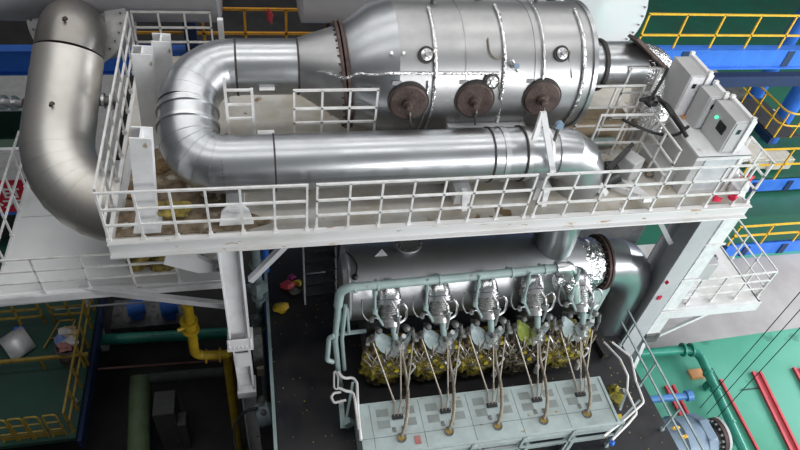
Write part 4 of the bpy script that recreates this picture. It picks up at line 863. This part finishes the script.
tag(MB().box(fz(668,118,6.75)+V((0,0,.02)), (.9,.55,.22)).build('plinth', white, bevel=.01), 'low white plinth in front of the cabinets', 'plinth')
tag(MB().box(fz(655,168,6.7), (.3,.9,.5)).build('grey_duct_box', greyp, bevel=.01), 'grey box duct on the deck behind the front railing', 'box')
tag(MB().box((6.7,9.75,6.95), (1.7,.5,.5)).build('brown_beam', mat('tan_plinth', (.42,.33,.22), .8, 0, (.34,.26,.17), 2)), 'tan block ledge under the end of the silencer', 'ledge')
tag(MB().tube([(6.4,9.35,6.85),(7.2,9.35,6.85)], .09, 14).build('teal_pipe', teal), 'short pale teal pipe on the deck right of the pipe elbow', 'pipe')
vv = thing('butterfly_valve', fz(610,180,6.65), 'black lever valve with long handle on the deck right of the pipe elbow', 'valve')
c = fz(607,178,6.85); m = MB(); m.cyl(c-V((.16,0,.1)), c+V((.16,.06,.1)), .22, n=20).box(c+V((.02,.05,.2)), (.22,.22,.2)); m.build('body', blackp, vv)
a, b = fz(608,170,7.1), fz(629,148,7.35); m = MB(); m.bar(a, b, .10, .06); m.cyl(b, b+(b-a).normalized()*.12, .04); m.build('lever', blackp, vv)
sup = thing('slanted_support', fz(630,180,6.65), 'white slanted plates bolted to the deck beside the black lever valve', 'support')
for (p, q, w) in (((605,195),(595,178),.16),((622,180),(648,200),.18),((612,186),(640,196),.10)): m = MB(); m.bar(fz(*p,6.7), fz(*q,6.95), w, .10); m.build('plate', white, sup)
tag(MB().box(fz(628,166,6.95), (.35,.4,.5), Matrix.Rotation(.5,3,'Z')).build('pale_motor_box', greyp, bevel=.03), 'pale grey actuator box behind the black lever valve', 'box')
tag(MB().tube(smooth_path([fz(648,150,6.72),fz(658,158,6.72),fz(656,170,6.72),fz(648,174,6.72),fz(646,162,6.72)], 6), .05, 8).build('coiled_hose', hosem), 'coiled dark hose lying on the deck inside the stairwell railing', 'hose')
# right end of the walkway: bags, cloths, end rails
railing('white guard railing closing the right end of the walkway', (9.33,7.55,6.65),(9.33,8.3,6.65),3)
tag(MB().blob((9.17,7.75,6.85), .2, 4, 16, .25, (.7,1.0,1)).build('plastic_bag', plas), 'white plastic bag slumped at the right end of the walkway', 'bag')
tag(MB().blob((9.18,8.08,6.9), .2, 7, 16, .25, (.6,.8,1.1)).build('plastic_bag', plas), 'second white plastic bag standing behind the front one at the walkway end', 'bag')
for i, (q, r, lab) in enumerate((((716,199),.07,'red cloth lying low on the walkway beside the end bag'),((733,197),.07,'red cloth in the middle of the walkway end, right of the low one'),((741,181),.08,'red cloth tied on the end railing of the walkway'),((748,178),.08,'small red cloth farthest right on the end railing'))):
    c = fz(*q, 6.9); tag(MB().blob(c, r, 70+i, 12, .45, (1.2,.8,.8)).build('red_cloth', cloth), lab, 'cloth', 'red cloths at the walkway end')
tag(MB().bar((8.62,7.53,4.25),(8.66,7.53,4.32),.10,.02).build('red_tag', cloth), 'upper red tag stuck on the right grey column', 'tag')
tag(MB().box((8.72,7.53,3.7),(.09,.02,.13)).build('red_tag', cloth), 'lower red tag stuck on the right grey column', 'tag')
# ================================================================ LOWER RIGHT LANDING
lp = thing('lower_landing', (11.6,9.5,1.4), 'white lower landing beside the right column with a crowded deck', 'landing')
m = MB(); m.box2((9.95,8.6,1.5),(13.3,10.9,1.6)); m.build('deck_plate', plas if False else mat('landing_white', (.70,.70,.70), .5, 0, (.58,.57,.55), 2), lp)
m = MB(); m.bar((9.9,8.56,1.42),(13.35,8.56,1.42),.08,.36); m.build('front_beam', white, lp)
m = MB(); m.bar((13.3,8.56,1.42),(13.3,10.9,1.42),.08,.36); m.build('side_beam', white, lp)
m = MB(); m.bar((10.2,8.7,1.3),(10.35,8.4,-1.2),.26,.12); m.build('leg', white, lp)
m = MB(); m.bar((13.0,10.6,1.3),(13.0,10.6,-1.2),.2); m.build('leg', white, lp)
m = MB(); m.bar((13.0,8.9,1.3),(10.4,8.7,-.2),.08,.12); m.build('diagonal_brace', white, lp)
railing('white railing along the front edge of the lower landing', (10.3,8.68,1.6),(13.35,8.75,1.6),5)
railing('white railing along the right side of the lower landing', (13.38,8.8,1.6),(13.38,10.8,1.6),4)
fm = thing('fan_unit', fz(700,272,1.6), 'white-wrapped fan unit standing on the lower landing', 'fan')
c = fz(700,276,1.6); m = MB(); m.box(c+V((-.2,.3,.28)), (1.1,.6,.5)); m.build('casing', plas, fm, bevel=.06)
m = MB(); m.blob(c+V((-.3,.1,.35)), .16, 3, 12, .3).blob(c+V((.35,.3,.4)), .16, 5, 12, .3).blob(c+V((.05,.2,.52)), .12, 8, 12, .3); m.build('motor', cast, fm)
tag(MB().box(fz(688,292,1.75), (.5,.3,.25)).build('white_carton', paper, bevel=.02), 'white carton on the lower landing in front of the fan unit', 'carton')
# ================================================================ BLUE PIPE RACK WALKWAY BEHIND
br = thing('blue_walkway', (5,15.6,5), 'long blue steel walkway running behind the silencer from left to right', 'walkway')
m = MB(); m.bar((-14,15.0,5.33),(32,15.0,5.33),.12,.64); m.build('front_beam', blue, br)
m = MB(); m.bar((-14,15.0,5.64),(32,15.0,5.64),.30,.03); m.bar((-14,15.0,5.02),(32,15.0,5.02),.34,.04); m.build('beam_flange', blue, br)
for x in (-9, 1, 12.6, 16.3, 24):
    m = MB(); m.box2((x-.12,14.92,5.04),(x+.12,14.99,5.62)); m.build('stiffener', blued, br)
for x in (-9, 1, 10.2, 24):
    m = MB(); m.bar((x,15.2,5.0),(x,15.2,-1.2),.34,.34); m.build('column', blue, br)
yg = 'yellow railings along the blue walkway'
railing('orange-yellow railing along the blue walkway behind the cone and pipe', (-3.2,15.0,5.65),(2.85,15.0,5.65),7, mat('yellow_orange_lit', (.70,.33,.03), .4, 0, (.58,.26,.03), 3), 1.07, (.42,), .06, group=yg, foot=False)  # same yellow railing, its orange light is put into the paint colour
railing('bright yellow railing along the blue walkway at the top right', (10.9,15.0,5.65),(20.66,15.0,5.65),9, yellow, 1.07, (.42,), .05, group=yg, foot=False)
tag(MB().blob(fy(270,16,14.95), .12, 5, 12, .3, (.6,.6,1.6)).build('red_lamp', red), 'small red lamp hanging on the orange-yellow railing', 'lamp')
# stair gallery at the far right
gr_ = 'blue posts and beams at the far right'
tag(MB().tube([fz(769,139,-1.2), fz(769,139,-1.2)+V((0,0,4.6))], .36, 20).build('blue_post', blue), 'thick round blue post at the far right behind the yellow stair rail', 'post')
tag(MB().tube([fz(742,118,-1.2), fz(742,118,-1.2)+V((0,0,5.5))], .30, 16).build('blue_post', blue), 'darker round blue post left of the thick one at the far right', 'post')
a = fz(738,84,2.6); tag(MB().bar((16.0,17.4,2.9),(30,17.4,2.9),.3,.45).build('blue_cross_beam', blued), 'dark blue cross beam below the blue walkway at the far right', 'beam')
gs = thing('gallery_stair', (19,17,0), 'dark gallery with slanting yellow rails at the far right', 'stairs')
p0, p1 = fz(750,76,2), fz(789,114,2); p2 = fz(830,115,2); m = MB(); m.tube(fillet([p0,p1,p2], .4, 4), .04, 8); m.build('top_rail', yellow, gs)
q0, q1 = p0-V((0,0,.55)), p1-V((0,0,.55)); q2 = p2-V((0,0,.55)); m = MB(); m.tube(fillet([q0,q1,q2], .4, 4), .035, 8); m.build('mid_rail', yellow, gs)
for k in (.12,.45,.78,1.0): a = p0.lerp(p1,k); m = MB(); m.bar(a, a-V((0,0,1.1)), .05); m.build('post', yellow, gs)
for k in (.4,.8): a = p1.lerp(p2,k); m = MB(); m.bar(a, a-V((0,0,1.1)), .05); m.build('post', yellow, gs)
m = MB(); m.prism([p0-V((0,0,1.15)),p1-V((0,0,1.15)),p1-V((-1.2,0,1.15)),p0-V((-1.2,0,1.15))], (0,0,.06)); m.build('gallery_deck', tread, gs)
m = MB(); m.bar(p0-V((0,0,1.3)), p1-V((0,0,1.3)), .15, .3); m.build('gallery_beam', blued, gs)
for i, (q, d, mt_, lab) in enumerate((((722,100),(1.6,1.6,.6),cast,'dark grey machine on the floor behind the cabinets'),((745,118),(.9,1.0,.6),colgrey,'grey box on the floor between the cabinets and the thick blue post'),((764,126),(.7,.7,.7),rail,'small pale box at the foot of the thick blue post'),((705,77),(.9,1.4,.4),conc,'grey slab low behind the blue walkway beam'))):
    c = fz(*q, -1.2); tag(MB().box(c+V((0,0,d[2]/2)), d).build('floor_box', mt_, bevel=.04), lab, 'machine', 'machines on the floor at the far right')
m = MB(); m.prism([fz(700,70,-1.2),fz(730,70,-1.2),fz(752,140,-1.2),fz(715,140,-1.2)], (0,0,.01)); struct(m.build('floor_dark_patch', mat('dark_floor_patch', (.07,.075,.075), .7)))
# middle right low walkways
def low(label, y, x0, x1, z, rlz, lab2, n):
    t = thing('low_blue_walkway', (x0,y,z-.6), label, 'walkway', 'low blue walkways at the right')
    m = MB(); m.bar((x0,y,z-.28),(x1,y,z-.28),.14,.56); m.build('beam', blue, t)
    m = MB(); m.box2((x0,y,z-.04),(x1,y+1.3,z)); m.build('deck', greent, t)
    for k in range(3): MB().box((x0+.8+1.6*k,y-.08,z-.3),(.24,.06,.5)).build('stiffener', blued, t)
    railing(lab2, (x0,y,z),(x1,y,z),n, yellow, rlz, (rlz*.5,), .055, foot=False, group='yellow railings of the low blue walkways')
low('low blue walkway at the right edge carrying pale boxes', 15.5, 18.1, 26, -.45, 1.55, 'yellow railing of the low blue walkway with the pale boxes', 6)
low('low blue walkway at the right nearer to the lower landing', 12.5, 15.9, 24, -.68, .95, 'yellow railing of the low blue walkway nearer to the lower landing', 7)
for i, (q, d, lab) in enumerate((((758,160),(1.0,.6,.45),'left pale box behind the yellow railing of the low blue walkway'),((776,160),(1.1,.6,.5),'right pale box behind the yellow railing of the low blue walkway'))):
    c = fz(*q, 0.0); tag(MB().box(c, d).build('pale_box', mat('pale_box', (.55,.53,.46), .6), bevel=.03), lab, 'box', 'pale boxes on the low blue walkway')
tag(MB().tube(smooth_path([(17.8,23.2,-1.15),(20,23.6,-1.15),(21.8,22.6,-1.15),(22.0,21.0,-1.15),(21.4,20.0,-1.15)], 8), .10, 8).build('black_hose', blackp), 'black hose looping over the dark green floor beyond the blue walkway', 'hose')
# ================================================================ RIGHT GROUND
gpz = -.85
gq = thing('green_water_pipe', fz(690,352,-1.2), 'glossy green pipe with flange pair turning on the green floor at lower right', 'pipe')
a, b, c = fz(640,353,gpz), fz(697,349,gpz), fz(752,470,gpz)
m = MB(); m.tube(fillet([a,b,c], .35, 7), .125, 20); m.build('pipe_run', gpipe, gq)
ax = (b-a).normalized(); 
for q in (683,691): MB().lathe(fz(q,349.8,gpz)-ax*.03, ax, [(0,.1),(0,.21),(.05,.21),(.05,.1)], 22).build('flange', gpipe, gq)
ax = (c-b).normalized()
for k in (.22,.36,.64): MB().lathe(b.lerp(c,k), ax, [(0,.1),(0,.16),(.05,.16),(.05,.1)], 20).build('coupling', gpipe, gq)
for k in (.3,.75): q = b.lerp(c,k); MB().box((q.x,q.y,-1.08),(.2,.2,.24)).build('pipe_foot', gpipe, gq)
tag(MB().box(fz(697,374,-1.15), (.5,.3,.10)).build('orange_plank', orange), 'short orange brown plank under the bend of the glossy green pipe', 'plank')
rgp = 'red channel rails on the green floor'
def rchan(label, p, q, w):
    a, b = fz(*p,-1.17), fz(*q,-1.17); d = (b-a).normalized(); s = V((d.y,-d.x,0)); t = thing('red_rail', a, label, 'rail', rgp)
    for k in (-1, 1):
        if w == 0 and k == 1: continue
        m = MB(); m.bar(a+s*w*k, b+s*w*k, .07, .12); m.build('flange', red, t)
    if w: m = MB(); m.bar(a-V((0,0,.02)), b-V((0,0,.02)), 2*w, .02); m.build('web', mat('pink_red', (.55,.12,.14), .5), t)
rchan('wide red channel rail right of the glossy green pipe', (756,372),(800,462),.12)
rchan('single red rail close beside the glossy green pipe', (720,380),(768,470),0)
rchan('short red channel rail left of the blue motor end', (669,386),(684,415),.12)
rchan('red channel rail at the right border of the picture', (797,368),(835,440),.12)
# blue generator end
gn = thing('blue_generator', fz(700,430,-1.2), 'grey-blue generator end with bolted flange beside the black deck at lower right', 'generator')
gc = fz(699,441,-.4)
m = MB(); m.lathe(gc+V((-1.3,0,0)), X, [(0,.3),(0,.62),(.5,.66),(.55,.72),(.62,.72),(.66,.66),(1.1,.66)], 36); m.build('body', motorb, gn)
m = MB()
oc = gc+V((-.2,0,0)); m.prism([oc+V((0,.72*math.cos(k*PI/4+PI/8),.72*math.sin(k*PI/4+PI/8))) for k in range(8)], (.28,0,0)); m.build('octagon_plate', motorb, gn, bevel=.03)
m = MB(); oc2 = gc+V((-.24,0,0)); m.prism([oc2+V((0,.66*math.cos(k*PI/4+PI/8),.66*math.sin(k*PI/4+PI/8))) for k in range(8)], (.03,0,0)); m.build('octagon_face', blued, gn)
m = MB(); m.cyl(gc+V((.05,0,0)), gc+V((.5,0,0)), .3, n=28); m.build('neck', cast, gn)
m = MB(); m.lathe(gc+V((.48,.05,.05)), (1,.0,.1), [(0,.2),(0,.46),(.1,.46),(.1,.2)], 36); f = m.build('ring_flange', brown, gn, label='brown bolted ring flange')
bolt_set(gc+V((.47,.05,.05)), (-1,0,-.1), .39, 16, .035, .05, alu, f, 'flange_bolt')
m = MB(); m.lathe(gc+V((.585,.05,.06)), (1,0,.1), [(0,.3),(0,.47),(.07,.47),(.07,.3)], 36); m.build('outer_ring', colgrey, gn)
a, b = fz(646,400,-.3), fz(686,396,-.3); m = MB(); m.cyl(a, b, .10, n=18).cyl(b, b+V((.16,0,.02)), .15, n=18); m.build('blue_stub', mat('stub_blue', (.08,.24,.55), .35), gn)
for q in ((676,428),(684,437)): c = fz(*q, .35); m = MB(); m.blob(c, .08, 5, 10, .3, (1.6,.6,.6)); m.build('yellow_fitting', yellow, gn, label='small yellow fitting')
m = MB(); m.box(gc+V((-.4,0,-.65)), (1.8,1.0,.3)); m.build('base_frame', motorb, gn)
# hoist ropes
for i, (q, lab) in enumerate((((700,408),'left thin rope of the three hanging to the green floor'),((707,414),'middle thin rope of the three hanging to the green floor'),((715,420),'right thin rope of the three hanging to the green floor'))):
    a = fz(*q, -1.19); tag(MB().tube([a, a+V((-.35,.0,14))], .012, 6).build('hoist_rope', blackp), lab, 'rope', 'thin ropes above the lower right floor')
tag(MB().tube([fz(741,390,-1.18),fz(760,388,-1.18)], .015, 6).build('floor_cable', blackp), 'thin dark strip on the green floor between the red rails', 'cable')
tag(MB().tube([fz(712,368,-1.18),fz(768,468,-1.18)], .012, 6).build('floor_cable', blackp), 'thin dark cable lying along the green floor between the red rails', 'cable')

# dim equipment under the right end of the walkway
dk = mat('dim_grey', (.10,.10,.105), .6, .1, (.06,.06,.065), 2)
em = thing('lube_oil_module', (8.2,12,-1.2), 'dim grey oil module with pipes under the right end of the walkway behind the elbow', 'machine')
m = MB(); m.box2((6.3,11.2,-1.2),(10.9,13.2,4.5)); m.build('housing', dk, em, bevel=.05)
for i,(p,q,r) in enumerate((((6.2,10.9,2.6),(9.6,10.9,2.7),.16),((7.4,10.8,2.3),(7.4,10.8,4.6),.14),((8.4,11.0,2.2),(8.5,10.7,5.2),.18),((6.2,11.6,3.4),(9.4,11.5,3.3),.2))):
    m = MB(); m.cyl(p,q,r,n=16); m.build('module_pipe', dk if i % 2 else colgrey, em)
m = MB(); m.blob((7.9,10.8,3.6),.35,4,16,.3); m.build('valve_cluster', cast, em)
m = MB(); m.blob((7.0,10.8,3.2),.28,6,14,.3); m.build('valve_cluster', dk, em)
tag(MB().bar((8.2,8.6,6.3),(9.3,11.6,2.0),.22,.3).build('diagonal_brace', colgrey), 'grey diagonal brace dropping behind the right column', 'brace')
# ================================================================ CAMERA, LIGHT, COLOUR
cam = bpy.data.cameras.new('camera'); co = bpy.data.objects.new('camera', cam); COL.objects.link(co)
cam.sensor_width = 36; cam.lens = F*36/800; cam.clip_end = 200
R3 = Matrix((RT, UP, -FW)).transposed(); co.matrix_world = Matrix.Translation(EYE) @ R3.to_4x4()
SC.camera = co
w = bpy.data.worlds.new('world'); SC.world = w; w.use_nodes = True
bg = w.node_tree.nodes['Background']; bg.inputs['Color'].default_value = (.93,.96,1,1); bg.inputs['Strength'].default_value = .24
def area(nm, loc, tgt, sx, sy, e, col=(1,1,1)):
    l = bpy.data.lights.new(nm, 'AREA'); l.shape = 'RECTANGLE'; l.size = sx; l.size_y = sy; l.energy = e; l.color = col
    o = bpy.data.objects.new(nm, l); COL.objects.link(o); o.location = loc; o.rotation_euler = (V(tgt)-V(loc)).to_track_quat('-Z','Y').to_euler(); return o
area('window_daylight', (34,4,10), (8,9,2), 26, 11, 10500, (.97,.98,1))
area('front_window_daylight', (16,-16,12), (5,8.5,3), 26, 9, 5600, (.98,.99,1))
for k, y in enumerate((4, 12, 20)):
    area('ceiling_lamp_strip', (4,y,23), (4,y,0), 32, 2.0, 1050, (1,.99,.97))
SC.view_settings.view_transform = 'Standard'; SC.view_settings.look = 'None'; SC.view_settings.gamma = 1; SC.view_settings.use_curve_mapping = False
SC.view_settings.exposure = 0.0
